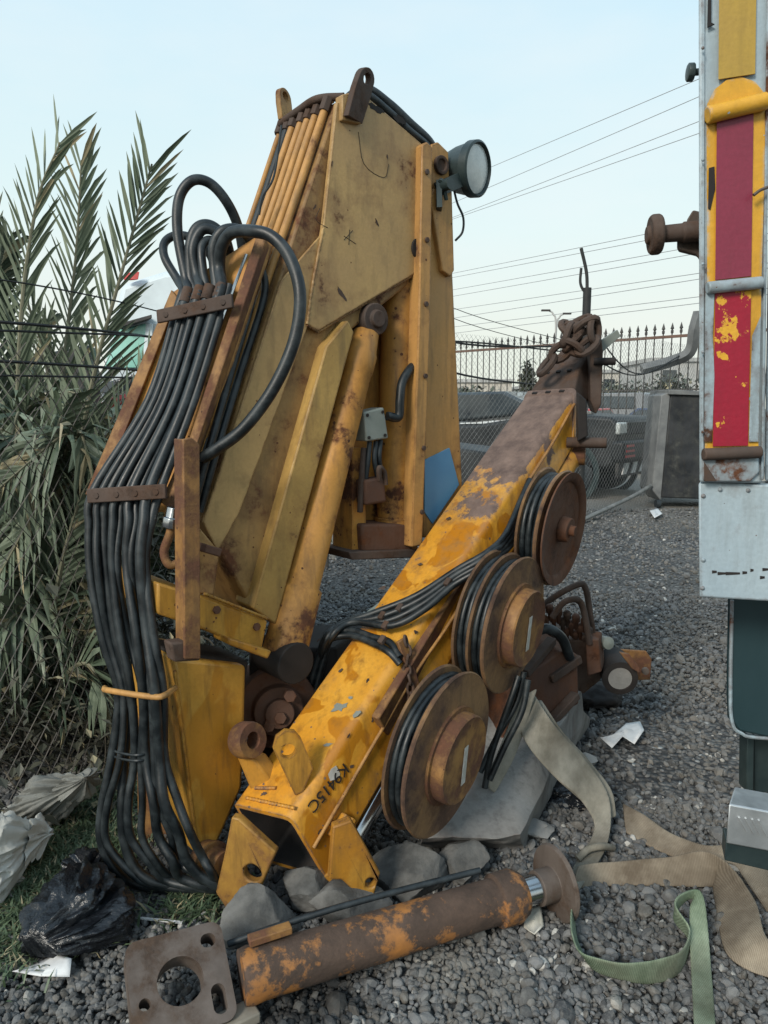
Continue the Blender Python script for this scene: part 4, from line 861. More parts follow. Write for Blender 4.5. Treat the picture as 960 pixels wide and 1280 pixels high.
# ------------------------------------------------------------------ heavy chain at the beam tip
links([W(676, 466, 3.2), W(690, 448, 3.2), W(712, 432, 3.16), W(726, 424, 3.14), W(712, 412, 3.2), W(704, 404, 3.24), W(718, 418, 3.16), W(728, 408, 3.14), W(742, 400, 3.12), W(746, 418, 3.12), W(734, 436, 3.12), W(716, 440, 3.13), W(706, 424, 3.15), W(722, 400, 3.18), W(740, 398, 3.16)], .036, .0145, 'lifting_chain', M['rust'])
ch = bpy.data.objects['lifting_chain']; tag(ch, 'heavy rusty chain heaped over the raised tip of the beam', 'chain')
# ------------------------------------------------------------------ truck tail at the right
M['bluegrey'] = paint('blue_grey_truck_paint', (.40, .48, .52), (.33, .41, .46), rust=(.64, .69), rs=5, streak=.3, rough=.4, dirt=(.14, .13, .11), seed=21, spots=.1)
M['bluegrey_d'] = paint('scuffed_truck_paint', (.34, .42, .46), (.26, .33, .37), rust=(.57, .62), rs=6, streak=.5, rough=.5, dirt=(.10, .085, .07), seed=23, spots=.15)
M['mustard'] = paint('mustard_marking', (.46, .30, .05), (.42, .27, .06), rust=(.8, .9), streak=.2, rough=.45, spots=0, seed=25, edge=0, halo=0)
M['tyellow'] = paint('yellow_marking_paint', (.66, .35, .03), (.6, .31, .03), rust=(.66, .68), rs=9, streak=.25, rough=.45, spots=.25, rc=((.33, .40, .44), (.4, .46, .5)), seed=26, edge=.6, halo=0)
M['tred'] = paint('red_marking', (.23, .03, .058), (.20, .028, .052), rust=(.8, .9), streak=.15, rough=.4, seed=27, edge=0, halo=0)
M['tpeel'] = paint('peeling_red_marking', (.33, .010, .03), (.29, .01, .03), rust=(.60, .61), rs=8, streak=.1, rough=.45, rc=((.62, .33, .03), (.66, .36, .05)), seed=28.6, edge=0, spots=.25, halo=0)
truck = thing('truck', V((1.0, 2.0, 0)), 'blue-grey truck tail with worn yellow and red marking strips at the right edge', 'truck')
TYD = 1.8
def TP(poly, dy, th, name, mat, bev=.003, parent=truck): return MB().prism([W(x, y, TYD - dy) for x, y in poly], V((th * .5, th, 0))).build(name, mat, parent, bev)
TP([(873, -60), (962, -60), (952, 604), (874, 603)], 0, .12, 'corner_post', M['bluegrey'], .006)
TP([(876, -60), (881, -60), (880, 572), (876, 572)], .008, .01, 'post_bead', M['bluegrey'], .002)
TP([(873, 603), (1180, 612), (1180, 765), (874, 747)], -.01, .1, 'lower_panel', M['bluegrey'], .006)
TP([(966, -60), (1180, -60), (1180, 608), (956, 601)], -.03, .1, 'tail_board', M['bluegrey_d'], .004)
TP([(959, -60), (964, -60), (955, 600), (951, 600)], .010, .02, 'post_rib', M['bluegrey_d'], .003)
TP([(899, -40), (946, -40), (944, 92), (898, 99)], .010, .004, 'marking_strip', M['mustard'], 0)
TP([(883, 150), (884, 130), (893, 112), (908, 100), (926, 96), (944, 102), (957, 118), (958, 140), (952, 345), (948, 560), (881, 562), (884, 350)], .006, .005, 'marking_surround', M['tyellow'], 0)
TP([(896, 152), (942, 140), (939, 345), (894, 350)], .011, .006, 'marking_strip', M['tred'], 0)
TP([(894, 364), (939, 364), (935, 557), (891, 558)], .011, .006, 'marking_strip', M['tpeel'], 0)
# paint patches where the surround has flaked back to the post
TP([(882, 366), (893, 366), (891, 420), (893, 470), (890, 552), (880, 552)], .0125, .003, 'flaked_patch', M['bluegrey_d'], 0)
TP([(940, 420), (951, 395), (948, 552), (936, 552)], .0125, .003, 'flaked_patch', M['bluegrey_d'], 0)
def hbar(p, q, r, mat):
    a, b = W(*p, TYD - .02), W(*q, TYD - .02); return MB().lathe(a, b - a, [(0, 0), (0, r), ((b - a).length, r), ((b - a).length, 0)], 18).build('hinge_bar', mat, truck, .003)
hbar((884, 144), (958, 126), .019, M['tyellow']); hbar((884, 360), (953, 353), .014, M['bluegrey_d']); hbar((879, 568), (951, 565), .0145, M['rust'])
TP([(878, 574), (948, 572), (949, 590), (938, 602), (890, 602), (878, 600)], .012, .02, 'gusset', M['bluegrey_d'], .003)
TP([(880, 577), (896, 602), (880, 602)], .015, .008, 'rusty_corner', M['rust'], .002)
TP([(886, 210), (893, 208), (894, 235), (888, 262), (885, 260)], .009, .004, 'scrape', M['dark'], 0)
TP([(885, -10), (889, -10), (889, 28), (893, 30), (884, 34)], .010, .004, 'scrape', M['dark'], 0)
# latch spindle
a = W(881, 288, TYD + .05); dx = V((-1, .12, -.06)).normalized()
MB().lathe(a, dx, [(-.02, 0), (-.02, .024), (.05, .024), (.052, .021), (.10, .02), (.10, .012), (.13, .012)], 18).build('latch_spindle', M['rust'], truck, .002)
MB().lathe(a + dx * .10, dx, [(0, 0), (0, .042), (.006, .047), (.022, .047), (.028, .042), (.028, .022), (.036, .02), (.036, 0)], 28).build('latch_roller', M['rust'], truck, .002)
TP([(858, 275), (866, 262), (878, 265), (878, 330), (870, 318), (846, 312), (846, 300), (862, 298)], -.07, .03, 'latch_bracket', M['flange'], .004)
MB().lathe(W(874, 90, TYD + .03), (-1, .1, .0), [(0, 0), (0, .008), (.012, .008), (.012, .02), (.026, .02), (.028, .012), (.028, 0)], 10).build('rubber_buffer', M['lamp'], truck, .002)
MB().tube([W(942, 244, TYD - .03), W(950, 238, TYD - .03), W(960, 234, TYD - .03)], .004, 6).build('hook', M['flange'], truck)
mb = MB()
for k, (x, y, sx) in enumerate(((893, 715, 3), (902, 717, 5), (916, 717, 9), (931, 716, 3), (940, 713, 2), (957, 712, 4), (953, 722, 3))):
    TP([(x - sx, y - 2), (x + sx, y - 1.5), (x + sx, y + 1), (x - sx, y + 2)], -.009, .002, 'paint_chip', M['dark'], 0)
# mud flap, bracket and chequer-plate step
M['flapgreen'] = simple('dark_green_flap', (.012, .032, .038), (.02, .045, .052), 3, .5, bumps=(30, .15, .004), stretch=(1, 1, .4))
MB().prism([W(x, y, 2.0) for x, y in ((915, 745), (1150, 745), (1150, 930), (960, 922), (924, 914), (914, 900), (913, 860))], V((0, .03, 0))).build('mud_flap', M['flapgreen'], truck, .006)
MB().tube([W(915, 750, 1.995), W(913, 860, 1.995), W(915, 902, 1.995), W(926, 916, 1.995), W(960, 923, 1.995), W(1140, 931, 1.995)], .005, 6).build('flap_bead', M['bluegrey_d'], truck)
MB().prism([W(x, y, 2.05) for x, y in ((934, 918), (943, 919), (942, 990), (933, 990))], V((0, .05, 0))).build('step_bracket', M['lamp'], truck, .003)
MB().prism([W(x, y, 2.1) for x, y in ((943, 919), (1100, 925), (1100, 1000), (943, 990))], V((0, .05, 0))).build('back_plate', M['lamp'], truck, .003)
M['alu'] = simple('chequer_aluminium', (.42, .44, .45), (.55, .57, .58), 12, .42, metallic=.7, bumps=(60, .2, .003))
a_, b_, c_, d_ = W(911, 1005, 1.62), W(918, 983, 1.72), W(1110, 1018, 1.72), W(1110, 1042, 1.62)
st = MB().loft([[a_, d_, c_, b_], [p - V((0, 0, .10)) for p in (a_, d_, c_, b_)]]).build('step', M['alu'], truck, .004)
e1 = (d_ - a_).normalized(); 
for k in range(3):
    for q in range(4):
        o = a_ + e1 * (.03 + k * .09 + q * .012) + V((0, -.0005, -.045)); 
        if k < 2: MB().bar(o + V((-.004 + q * .004, -.001, .018)), o + V((.018 + q * .004, -.001, -.018 - q * .002)), .004, .004, (0, 1, 0)).build('tread_rib', M['alu'], st)
MB().prism([a_ - V((-.004, -.01, .1)), d_ - V((0, -.01, .1)), d_ - V((0, -.01, .17)), a_ - V((-.004, -.01, .15))], V((.02, .06, 0))).build('step_skirt', M['lamp'], truck, .003)
# the rest of the tail stands on a rear wheel, out of the frame
MB().lathe(V((2.35, 2.75, .48)), (1, 0, 0), [(-.14, 0), (-.14, .36), (-.12, .46), (-.06, .48), (.06, .48), (.12, .46), (.14, .36), (.14, 0)], 40).build('wheel', M['black'], truck)
MB().box(V((2.6, 2.9, 1.0)), (1.2, 1.4, .14)).build('chassis', M['dark'], truck, .01)

# ------------------------------------------------------------------ palm
def leafmat(name, a, b_, tr=.0):
    m, nt, b = new_mat(name); co = coords(nt); r = nd(nt, 'ShaderNodeNewGeometry').outputs['Random Per Island']
    c = mixc(nt, r, a, b_); c = mixc(nt, mrange(nt, noisen(nt, co, 3, 4, .6), .4, .7, 0, .5), c, tuple(x * .45 for x in a))
    c = mixc(nt, math_(nt, 'GREATER_THAN', r, .90), c, (.30, .26, .16))
    nt.links.new(c, b.inputs['Base Color']); b.inputs['Roughness'].default_value = .5; b.inputs['Specular IOR Level'].default_value = .4
    return m
M['frond'] = leafmat('dusty_palm_leaf', (.085, .118, .075), (.235, .275, .195)); M['frond_d'] = leafmat('shaded_palm_leaf', (.05, .07, .045), (.145, .17, .12))  # second leaf is a darker copy, inner-crown shade put into its colour
M['midrib'] = simple('palm_midrib', (.13, .13, .085), (.2, .19, .13), 8, .7)
M['bark'] = simple('palm_bark', (.06, .045, .03), (.13, .10, .07), 9, .9, bumps=(25, .9, .02))
palm = thing('date_palm', V((-1.55, 3.55, 0)), 'bushy grey-green date palm with feathery fronds behind the mesh at the left', 'palm')
def frond(pts, L, seed, mat, dens=.021, wd=.011, droop=.1, fw0=.8, tp=.72):
    rr = random.Random(seed); c = crom(pts, 14); mb = MB()
    tot = sum((c[i + 1] - c[i]).length for i in range(len(c) - 1)); n = int(tot / dens); acc = 0; j = 0; d = 0; marks = []
    for i in range(len(c) - 1):
        seg = (c[i + 1] - c[i]); l = seg.length
        while d < acc + l: marks.append((c[i] + seg * ((d - acc) / l), seg.normalized(), d / tot)); d += dens
        acc += l
    mid = marks[len(marks) // 2][1]; side0 = mid.cross(V((rr.uniform(-.5, .5), -1, rr.uniform(-.3, .5)))).normalized()
    for p, t, s in marks:
        if s < .14: continue
        side = (side0 - t * side0.dot(t)).normalized(); nn = side.cross(t).normalized()
        ll = L * (min(1, (s - .08) * 5) * (1 - tp * max(0, s - .55) / .45)) * rr.uniform(.8, 1.15)
        fwd = lerp(fw0, fw0 + .9, s)
        for sg in (-1, 1):
            if rr.random() < .06: continue
            dr = (side * sg * rr.uniform(.8, 1.1) + t * fwd * rr.uniform(.8, 1.2) + nn * rr.uniform(-.4, .7)).normalized()
            wv = dr.cross(nn + side * sg * .6).normalized() * wd * rr.uniform(.8, 1.2)
            q1 = p + dr * ll * .45; q2 = p + dr * ll * .8 + V((0, 0, -droop * ll * .35 * rr.uniform(.3, 1.6))); q3 = p + dr * ll + V((0, 0, -droop * ll * rr.uniform(.3, 1.6)))
            f = nn * wd * .25
            mb.add([p - wv * .5, p + f * .5, p + wv * .5, q1 - wv, q1 - f, q1 + wv, q2 - wv * .6, q2 - f * .5, q2 + wv * .6, q3], [(0, 1, 4, 3), (1, 2, 5, 4), (3, 4, 7, 6), (4, 5, 8, 7), (6, 7, 9), (7, 8, 9)])
    o = mb.build('frond', mat, palm, 0, 0, raw=True)
    MB().tube(c, lambda t: .013 * (1 - .85 * t) + .002, 6, 0).build('midrib', M['midrib'], o)
    return o
fp = [  # surveyed run of the fronds one can follow: base .. tip
    [(55, 900, 3.4), (25, 640, 3.3), (25, 420, 3.3), (45, 260, 3.3), (75, 178, 3.3)],
    [(62, 900, 3.5), (70, 650, 3.5), (80, 460, 3.5), (95, 320, 3.5), (102, 200, 3.5)],
    [(70, 880, 3.3), (90, 640, 3.2), (115, 480, 3.2), (155, 330, 3.2), (190, 205, 3.2)],
    [(62, 880, 3.6), (40, 620, 3.7), (10, 420, 3.8), (-15, 280, 3.8), (-30, 200, 3.8)],
    [(70, 900, 3.2), (110, 700, 3.0), (150, 560, 2.95), (185, 480, 2.95)],
    [(62, 900, 3.7), (70, 640, 3.9), (60, 470, 4.0), (35, 380, 4.0), (15, 330, 4.0)],
    [(55, 900, 3.3), (20, 700, 3.0), (-25, 560, 2.8), (-60, 500, 2.7)],
    [(60, 900, 3.2), (70, 750, 2.9), (95, 640, 2.8), (118, 590, 2.75)],
    [(62, 910, 3.3), (55, 760, 3.0), (30, 640, 2.9), (-10, 580, 2.8)],
    [(62, 920, 3.2), (95, 810, 3.0), (118, 760, 2.9), (135, 770, 2.85)],
    [(55, 920, 3.2), (20, 830, 3.0), (-15, 790, 2.9), (-50, 800, 2.8)],
    [(62, 900, 3.6), (50, 600, 3.9), (40, 470, 4.1), (60, 400, 4.2)],
    [(55, 880, 3.5), (5, 560, 3.6), (-10, 400, 3.6), (10, 300, 3.6)],
    [(62, 900, 3.5), (85, 640, 3.6), (90, 540, 3.6), (120, 520, 3.6)],
    [(55, 910, 3.3), (45, 690, 3.0), (65, 560, 2.9), (85, 500, 2.9)],
    [(60, 910, 3.4), (85, 700, 3.3), (105, 580, 3.2), (140, 640, 3.1)],
    [(55, 900, 3.4), (15, 620, 3.2), (30, 520, 3.1), (70, 490, 3.0)],
    [(60, 930, 3.1), (80, 850, 2.9), (110, 830, 2.8), (130, 870, 2.75)],
    [(50, 930, 3.1), (20, 880, 2.9), (0, 880, 2.85), (-20, 920, 2.8)],
]
for k, f in enumerate(fp):
    tall = k < 6
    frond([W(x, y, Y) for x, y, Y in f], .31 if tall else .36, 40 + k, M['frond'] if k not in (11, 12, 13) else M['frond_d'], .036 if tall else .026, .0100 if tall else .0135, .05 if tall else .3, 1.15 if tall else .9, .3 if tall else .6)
rr = random.Random(77)
for k in range(34):
    a = rr.uniform(0, 2 * math.pi); b0 = V((-1.55, 3.6, .35)); r_ = rr.uniform(.5, 1.0); h = rr.uniform(.5, 1.6)
    e = b0 + V((math.cos(a) * r_ * .9 - .15, abs(math.sin(a)) * r_ * .8 + .15, h * .7)); t_ = e + V((math.cos(a) * .5, math.sin(a) * .3 + .2, rr.uniform(-.4, .25)))
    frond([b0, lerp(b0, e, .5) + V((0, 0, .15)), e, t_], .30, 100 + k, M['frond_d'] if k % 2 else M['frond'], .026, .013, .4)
rr = random.Random(301)
for k in range(16):      # outer fronds arching sideways and down
    x1, y1, Y1 = rr.uniform(-30, 112), rr.uniform(430, 790), rr.uniform(2.75, 3.15); x1 = min(x1, 150 - (y1 - 430) * .12)
    p = W(58, 880, 3.35); t_ = W(x1, y1, Y1); m_ = lerp(p, t_, .6) + V((rr.uniform(-.1, .1), .1, .22)); e_ = t_ + V((rr.uniform(-.28, .12), -.08, rr.uniform(-.30, -.08)))
    frond([p, lerp(p, m_, .5) + V((0, .05, .08)), m_, t_, e_], .34, 400 + k, M['frond'], .023, .0135, .45, .55, .6)
MB().lathe(V((-1.55, 3.6, -.02)), (0.02, 0, 1), [(0, .0), (0, .17), (.12, .15), (.2, .17), (.3, .14), (.42, .16), (.5, .1), (.55, 0)], 16).build('trunk', M['bark'], palm, 0, 30)
# dry tangle under and beside the palm
def bush(name, boxes, n, seed, mats, label, leaf=.05, twigs=60):
    rr = random.Random(seed); root = thing(name, V((boxes[0][0].x, boxes[0][0].y, 0)), label, 'bush'); mb = MB(); tw = MB()
    for k in range(n):
        c, s = boxes[k % len(boxes)]; p = V((rr.gauss(c.x, s.x), rr.gauss(c.y, s.y), abs(rr.gauss(c.z, s.z)) + .01))
        d = V((rr.uniform(-1, 1), rr.uniform(-1, 1), rr.uniform(-.5, 1))).normalized(); x, y = perp(d); l = leaf * rr.uniform(.5, 1.5); w_ = x * l * rr.uniform(.12, .3)
        mb.add([p, p + d * l * .5 + w_, p + d * l + y * l * .2, p + d * l * .5 - w_], [(0, 1, 2, 3)])
    for k in range(twigs):
        c, s = boxes[k % len(boxes)]; p = V((rr.gauss(c.x, s.x * .8), rr.gauss(c.y, s.y * .8), 0)); pts = [p]
        for q in range(4): pts.append(pts[-1] + V((rr.gauss(0, .09), rr.gauss(0, .07), rr.uniform(.02, .2))))
        tw.tube(pts, .0035, 4, 4)
    mb.build('leaves', mats[0], root, 0, 0, raw=True); tw.build('branches', mats[1], root); return root
M['dry'] = leafmat('dry_leaf', (.045, .048, .034), (.13, .125, .09)); M['twig'] = simple('dry_twig', (.07, .06, .045), (.13, .115, .09), 10, .9, bumps=None)
bush('dry_bush', [(V((-1.55, 3.1, .12)), V((.35, .25, .28))), (V((-1.1, 3.6, .1)), V((.2, .4, .3))), (V((-1.9, 3.9, .3)), V((.4, .4, .4)))], 7000, 3, (M['dry'], M['twig']), 'dry tangled undergrowth of twigs and dead leaves beneath the palm', .06, 150)
M['weed'] = leafmat('weed_leaf', (.05, .085, .045), (.12, .16, .085))
bush('green_bush', [(V((-1.30, 3.6, .3)), V((.08, .12, .22)))], 1800, 9, (M['weed'], M['twig']), 'small fresh green bush just left of the hanging hoses', .03, 16)
def grass(name, spots, n, seed, label):
    rr = random.Random(seed); mb = MB()
    for k in range(n):
        c, s = spots[k % len(spots)]; p = V((rr.gauss(c.x, s), rr.gauss(c.y, s), 0)); l = rr.uniform(.015, .06); a = rr.uniform(0, 6.3)
        d = V((math.cos(a) * rr.uniform(.2, 1.2), math.sin(a) * rr.uniform(.2, 1.2), 1)).normalized(); w_ = V((-math.sin(a), math.cos(a), 0)) * rr.uniform(.0015, .004)
        mb.add([p - w_, p + w_, p + d * l * .6 + w_, p + d * l + V((math.cos(a), math.sin(a), -.4)) * l * .3, p + d * l * .6 - w_], [(0, 1, 2, 4), (4, 2, 3)])
    o = mb.build(name, M['weed'], None, 0, 0, raw=True); return tag(o, label, 'weeds', None, 'stuff')
grass('weeds', [(H(35, 1130), .13), (H(10, 1170), .10), (H(110, 1060), .10), (H(60, 1095), .12), (H(130, 1010), .12), (H(20, 1100), .10)], 9000, 5, 'low green weeds growing between the sacks and the gravel')
grass('weeds', [(H(255, 1130), .045), (H(230, 1138), .04)], 700, 6, 'tuft of weeds under the hose ends')

# ------------------------------------------------------------------ chain-link fences
M['wire'] = simple('galvanised_wire', (.12, .125, .12), (.22, .22, .21), 10, .5, metallic=.2, bumps=None)
M['wire_d'] = simple('rusty_wire', (.05, .045, .04), (.12, .105, .09), 10, .7, bumps=None)
M['line'] = simple('dark_cable', (.015, .016, .016), (.03, .032, .032), 10, .7, bumps=None)
def chainlink(a, b, h, sp, r, mb, jag=0.0, h0=.02):
    a, b = V(a), V(b); L = (b - a).length; d = (b - a).normalized()
    n = int((L + h) / sp)
    nrm = V((-d.y, d.x, 0))
    def pt(s, z): return a + d * s + V((0, 0, h0 + z)) + nrm * jag * noise.noise(V((s * 1.3, z * 1.3, a.x * 7)))
    for k in range(n):
        for sg in (1, -1):
            s0 = k * sp if sg == 1 else k * sp
            q = []
            # diagonal clipped to the rectangle
            if sg == 1: lo_, hi_ = max(0, s0 - L), min(h, s0); f = lambda z: s0 - z
            else: lo_, hi_ = max(0, h - s0), min(h, L + h - s0); f = lambda z: s0 - (h - z)
            if hi_ - lo_ < .02: continue
            m_ = max(1, int((hi_ - lo_) / .4)) if jag else 1
            zz = [lo_ + (hi_ - lo_) * i / m_ for i in range(m_ + 1)]
            mb.tube([pt(f(z), z) for z in zz], r, 3, 0, False)
f1 = thing('chain_link_fence', V((-1.1, 2.6, 0)), 'sagging chain-link fence with strand wires in front of the palm', 'fence')
fa, fb, fc_ = V((-1.62, 1.35, 0)), V((-1.22, 2.6, 0)), V((-.55, 6.9, 0))
mb = MB(); chainlink(fa, fb, 1.7, .085, .0018, mb, .05); chainlink(fb, fc_, 1.7, .085, .0018, mb, .04)
mb.build('wire_mesh', M['wire_d'], f1, 0, 0, raw=True)
for (h, r, sag, jj) in ((1.80, .006, .03, 0), (1.785, .0045, .05, .02), (1.66, .006, .01, 0), (1.62, .004, .02, .02), (1.93, .003, .02, .01)):
    pts = [fa + V((-1.2, -.2, h)), lerp(fa, fb, .5) + V((-.3 + jj, .2, h - sag)), fb + V((0, 0, h - sag * .5)), lerp(fb, fc_, .3) + V((jj, 0, h + sag)), lerp(fb, fc_, .6) + V((0, 0, h - sag))]
    MB().tube(pts, r, 6, 8).build('strand_wire', M['line'], f1)
for k, p in enumerate((fc_, lerp(fb, fc_, .55))): MB().lathe(p, (0, 0, 1), [(0, 0), (0, .025), (2.0, .025), (2.0, 0)], 12).build('fence_post', M['wire_d'], f1)
f2 = thing('chain_link_fence', V((2.5, 9.9, 0)), 'chain-link fence with leaning bottom rail behind the beam tip', 'fence')
ga, gb, gc = V((-.5, 7.3, 0)), V((2.65, 9.9, 0)), V((5.2, 12.6, 0))
mb = MB(); chainlink(ga, gb, 2.3, 0.075, .0017, mb, .06); chainlink(gb, gc, 2.5, .085, .0020, mb, .06)
mb.build('wire_mesh', M['wire'], f2, 0, 0, raw=True)
MB().tube([gb + V((-.1, -.3, .02)), lerp(gb, gc, .35) + V((0, -.2, .2)), lerp(gb, gc, .55) + V((0, -.2, .33))], .03, 8).build('bottom_rail', M['wire'], f2)
for k, t in enumerate((0,)):
    p = lerp(ga, gb, t); MB().lathe(p, (0, 0, 1), [(0, 0), (0, .03), (2.4, .03), (2.4, 0)], 10).build('fence_post', M['wire'], f2)
MB().lathe(gb + V((0, .05, 0)), (0, 0, 1), [(0, 0), (0, .055), (3.05, .055), (3.05, 0)], 12).build('fence_post', M['line'], f2)
pb = gb + V((0, .05, 3.0)); MB().tube([pb, pb + V((-.02, 0, .25)), pb + V((-.1, 0, .55))], .022, 6).build('barb_arm', M['line'], f2)
MB().tube([pb + V((0, 0, -.05)), pb + V((-.09, 0, .1)), pb + V((-.09, 0, .3))], .018, 6).build('barb_arm', M['line'], f2)
for (z0, z1, s, r) in ((2.42, 2.3, -.15, .012), (2.15, 2.2, .06, .010), (2.18, 1.75, -.1, .012), (2.9, 2.3, -.05, .004), (2.8, 2.2, -.06, .004)):
    MB().tube([ga + V((.3, .2, z0)), lerp(ga, gb, .45) + V((0, 0, (z0 + z1) / 2 + s)), gb + V((0, 0, z1))], r, 6).build('strand_wire', M['line'], f2)
for (z0, z1, s) in ((2.6, 2.4, -.5), (2.2, 2.35, -.3)):
    MB().tube([gb + V((0, 0, z0)), lerp(gb, gc, .4) + V((0, 0, (z0 + z1) / 2 + s)), lerp(gb, gc, .9) + V((0, 0, z1))], .010, 6).build('strand_wire', M['line'], f2)
# spear-topped railing behind
M['iron'] = simple('dark_iron', (.03, .03, .03), (.07, .065, .06), 8, .7, bumps=None)
M['iron_rust'] = simple('rusty_iron', (.10, .06, .045), (.16, .10, .075), 5, .8, bumps=None)
rf = thing('spear_top_railing', V((4.5, 17, 0)), 'tall dark spear-topped iron railing along the back of the yard', 'fence')
ra, rb = V((-1.5, 24.6, 0)), V((8.6, 14.2, 0)); rL = (rb - ra).length; rd_ = (rb - ra).normalized()
for q in range(3):
    mb = MB()
    n = int(rL / .2)
    for k in range(n * q // 3, n * (q + 1) // 3):
        p = ra + rd_ * k * .2; h = 3.35
        mb.lathe(p, (0, 0, 1), [(0, .014), (h - .24, .014), (h - .22, .03), (h - .17, .03), (h - .15, .016), (h - .13, .04), (h, .002)], 6)
    mb.build('picket_panel', M['iron'], rf, 0, 0, raw=True)
for z in (3.05, 1.9, .3): MB().bar(ra + V((0, 0, z)), rb + V((0, 0, z)), .05, .06 if z > 3 else .04).build('rail', M['iron_rust'] if z > 3 else M['iron'], rf)
# pale mesh screening and wall at the foot of the railing
lw = MB().bar(ra + V((0, .3, .3)), rb + V((0, .3, .3)), .15, .6).build('low_wall', simple('pale_blockwork', (.3, .29, .26), (.42, .41, .38), 4, .9), None); tag(lw, 'low pale block wall at the foot of the railing', 'wall')

# ------------------------------------------------------------------ vehicles
def carmat(name, c, r=.3): return simple(name, tuple(x * .85 for x in c), c, 3, r, bumps=None, spec=.5, coat=.3)
M['carglass'] = simple('car_glass', (.02, .025, .03), (.05, .06, .065), 3, .1, bumps=None, spec=.8)
def car(name, x, y, rz, L, Wd, Hh, style, col, label, cat, group=None, detail=True):
    root = thing(name, V((x, y, 0)), label, cat, group); Mx = Matrix.Translation(V((x, y, 0))) @ Matrix.Rotation(rz, 4, 'Z'); h = Wd / 2
    prof = {'car': [(-.5, .28), (-.5, .55), (-.46, .62), (-.30, .64), (-.20, .97), (.10, 1.0), (.24, .68), (.46, .56), (.5, .45), (.5, .25)],
            'suv': [(-.5, .28), (-.5, .62), (-.48, .95), (-.44, 1.0), (.12, 1.0), (.24, .68), (.47, .60), (.5, .5), (.5, .25)],
            'van': [(-.5, .2), (-.5, .97), (-.47, 1.0), (.28, 1.0), (.42, .62), (.49, .5), (.5, .2)],
            'pickup': [(-.5, .3), (-.5, .58), (-.12, .58), (-.10, .97), (.10, 1.0), (.22, .66), (.47, .60), (.5, .5), (.5, .28)]}[style]
    mb = MB(Mx); secs = []
    for k, (yy, sc_) in enumerate(((-h, .9), (-h, 1), (h, 1), (h, .9))):
        secs.append([V((px * L * (1 if sc_ == 1 else .985), yy * (1 if pz < .66 else .86) * (1 if sc_ == 1 else 1.0), pz * Hh)) for px, pz in prof])
    secs = [secs[1], secs[2]]
    mb.loft(secs); mb.build('body', col, root, .04, 40)
    if detail:
        top = [p for p in prof if p[1] > .64]
        for sg in (-1, 1):
            w_ = [(x_ * L, sg * (h * .86 + (.01 + .10 * (1 - (z - .64) / .36)) ) , z * Hh) for x_, z in ((-.28, .70), (-.19, .93), (.08, .95), (.2, .70))] if style in ('car', 'pickup') else [(x_ * L, sg * (h * .86 + .02 + .1 * (1 - (z - .64) / .36)), z * Hh) for x_, z in ((-.42, .68), (-.40, .92), (.10, .94), (.21, .68))]
            MB(Mx).prism([V(q) for q in w_], Mx.to_3x3().inverted() @ V((0, 0, 0)) + V((0, sg * .012, 0))).build('window', M['carglass'], root)
        MB(Mx).prism([V((.115 * L, -h * .75, .955 * Hh)), V((.115 * L, h * .75, .955 * Hh)), V((.225 * L, h * .82, .70 * Hh)), V((.225 * L, -h * .82, .70 * Hh))], V((.03, 0, .02))).build('windscreen', M['carglass'], root)
        for sg in (-1, 1): MB(Mx).box(V((.495 * L, sg * h * .72, .48 * Hh)), (.06, h * .4, .10 * Hh)).build('headlight', M['glass'], root, .02)
        for sx in (-.31, .32):
            for sg in (-1, 1):
                wh = MB(Mx).lathe(V((sx * L, sg * h * .86, .33)), (0, sg, 0), [(-.1, 0), (-.1, .28), (-.08, .33), (.1, .33), (.12, .28), (.12, .2), (.09, .19), (.09, 0)], 24).build('wheel', M['black'], root)
                MB(Mx).lathe(V((sx * L, sg * h * .86, .33)), (0, sg, 0), [(.09, 0), (.09, .19), (.105, .19), (.1, .05), (.11, .0)], 20).build('rim', M['wire'], wh)
    return root
# dark pickup front right behind the chain-link
M['darkcar'] = simple('dusty_black_car_paint', (.014, .016, .018), (.035, .037, .038), 3, .5, bumps=None, spec=.35)
pk = thing('dark_pickup', V((4.1, 13.2, 0)), 'dusty black pickup with red striped bumper behind the chain-link fence', 'pickup')
Mx = Matrix.Translation(V((2.72, 14.0, 0))) @ Matrix.Rotation(R(-38), 4, 'Z')
MB(Mx).loft([[V((x, y, z)) for x, z in ((-2.6, .5), (-2.6, 1.15), (-.6, 1.2), (.9, 1.42), (1.95, 1.36), (2.05, 1.25), (2.05, .62), (1.9, .5))] for y in (-.92, .92)]).build('body', M['darkcar'], pk, .06, 40)
MB(Mx).loft([[V((x, y * k, z)) for x, z in ((-1.7, 1.2), (-1.45, 1.78), (-.1, 1.8), (.75, 1.42))] for y, k in ((-.82, 1), (.82, 1))]).build('cab', M['carglass'], pk, .05, 40)
MB(Mx).box(V((2.08, 0, .80)), (.22, 1.95, .34)).build('bumper', M['darkcar'], pk, .05)
MB(Mx).box(V((2.07, 0, 1.17)), (.05, 1.1, .20)).build('grille', M['iron'], pk, .01)
for sg in (-1, 1): MB(Mx).box(V((2.05, sg * .74, 1.17)), (.08, .36, .2)).build('headlight', M['glass'], pk, .03)
M['redref'] = simple('red_reflector', (.4, .03, .03), (.5, .06, .06), 10, .4, bumps=None); M['whiteref'] = simple('white_reflector', (.6, .6, .58), (.7, .7, .68), 10, .5, bumps=None)
for k in range(3): MB(Mx).box(V((2.195, -.68, .72 + k * .085)), (.012, .42 - k * .05, .035)).build('red_stripe', M['redref'], pk)
for k in range(4): MB(Mx).prism([V((2.1, -.8 + k * .4, .42)), V((2.1, -.6 + k * .4, .42)), V((2.1, -.48 + k * .4, .60)), V((2.1, -.68 + k * .4, .60))], V((.02, 0, 0))).build('white_stripe', M['whiteref'], pk)
MB(Mx).box(V((2.06, 0, .5)), (.06, 1.8, .26)).build('valance', M['iron'], pk, .01)
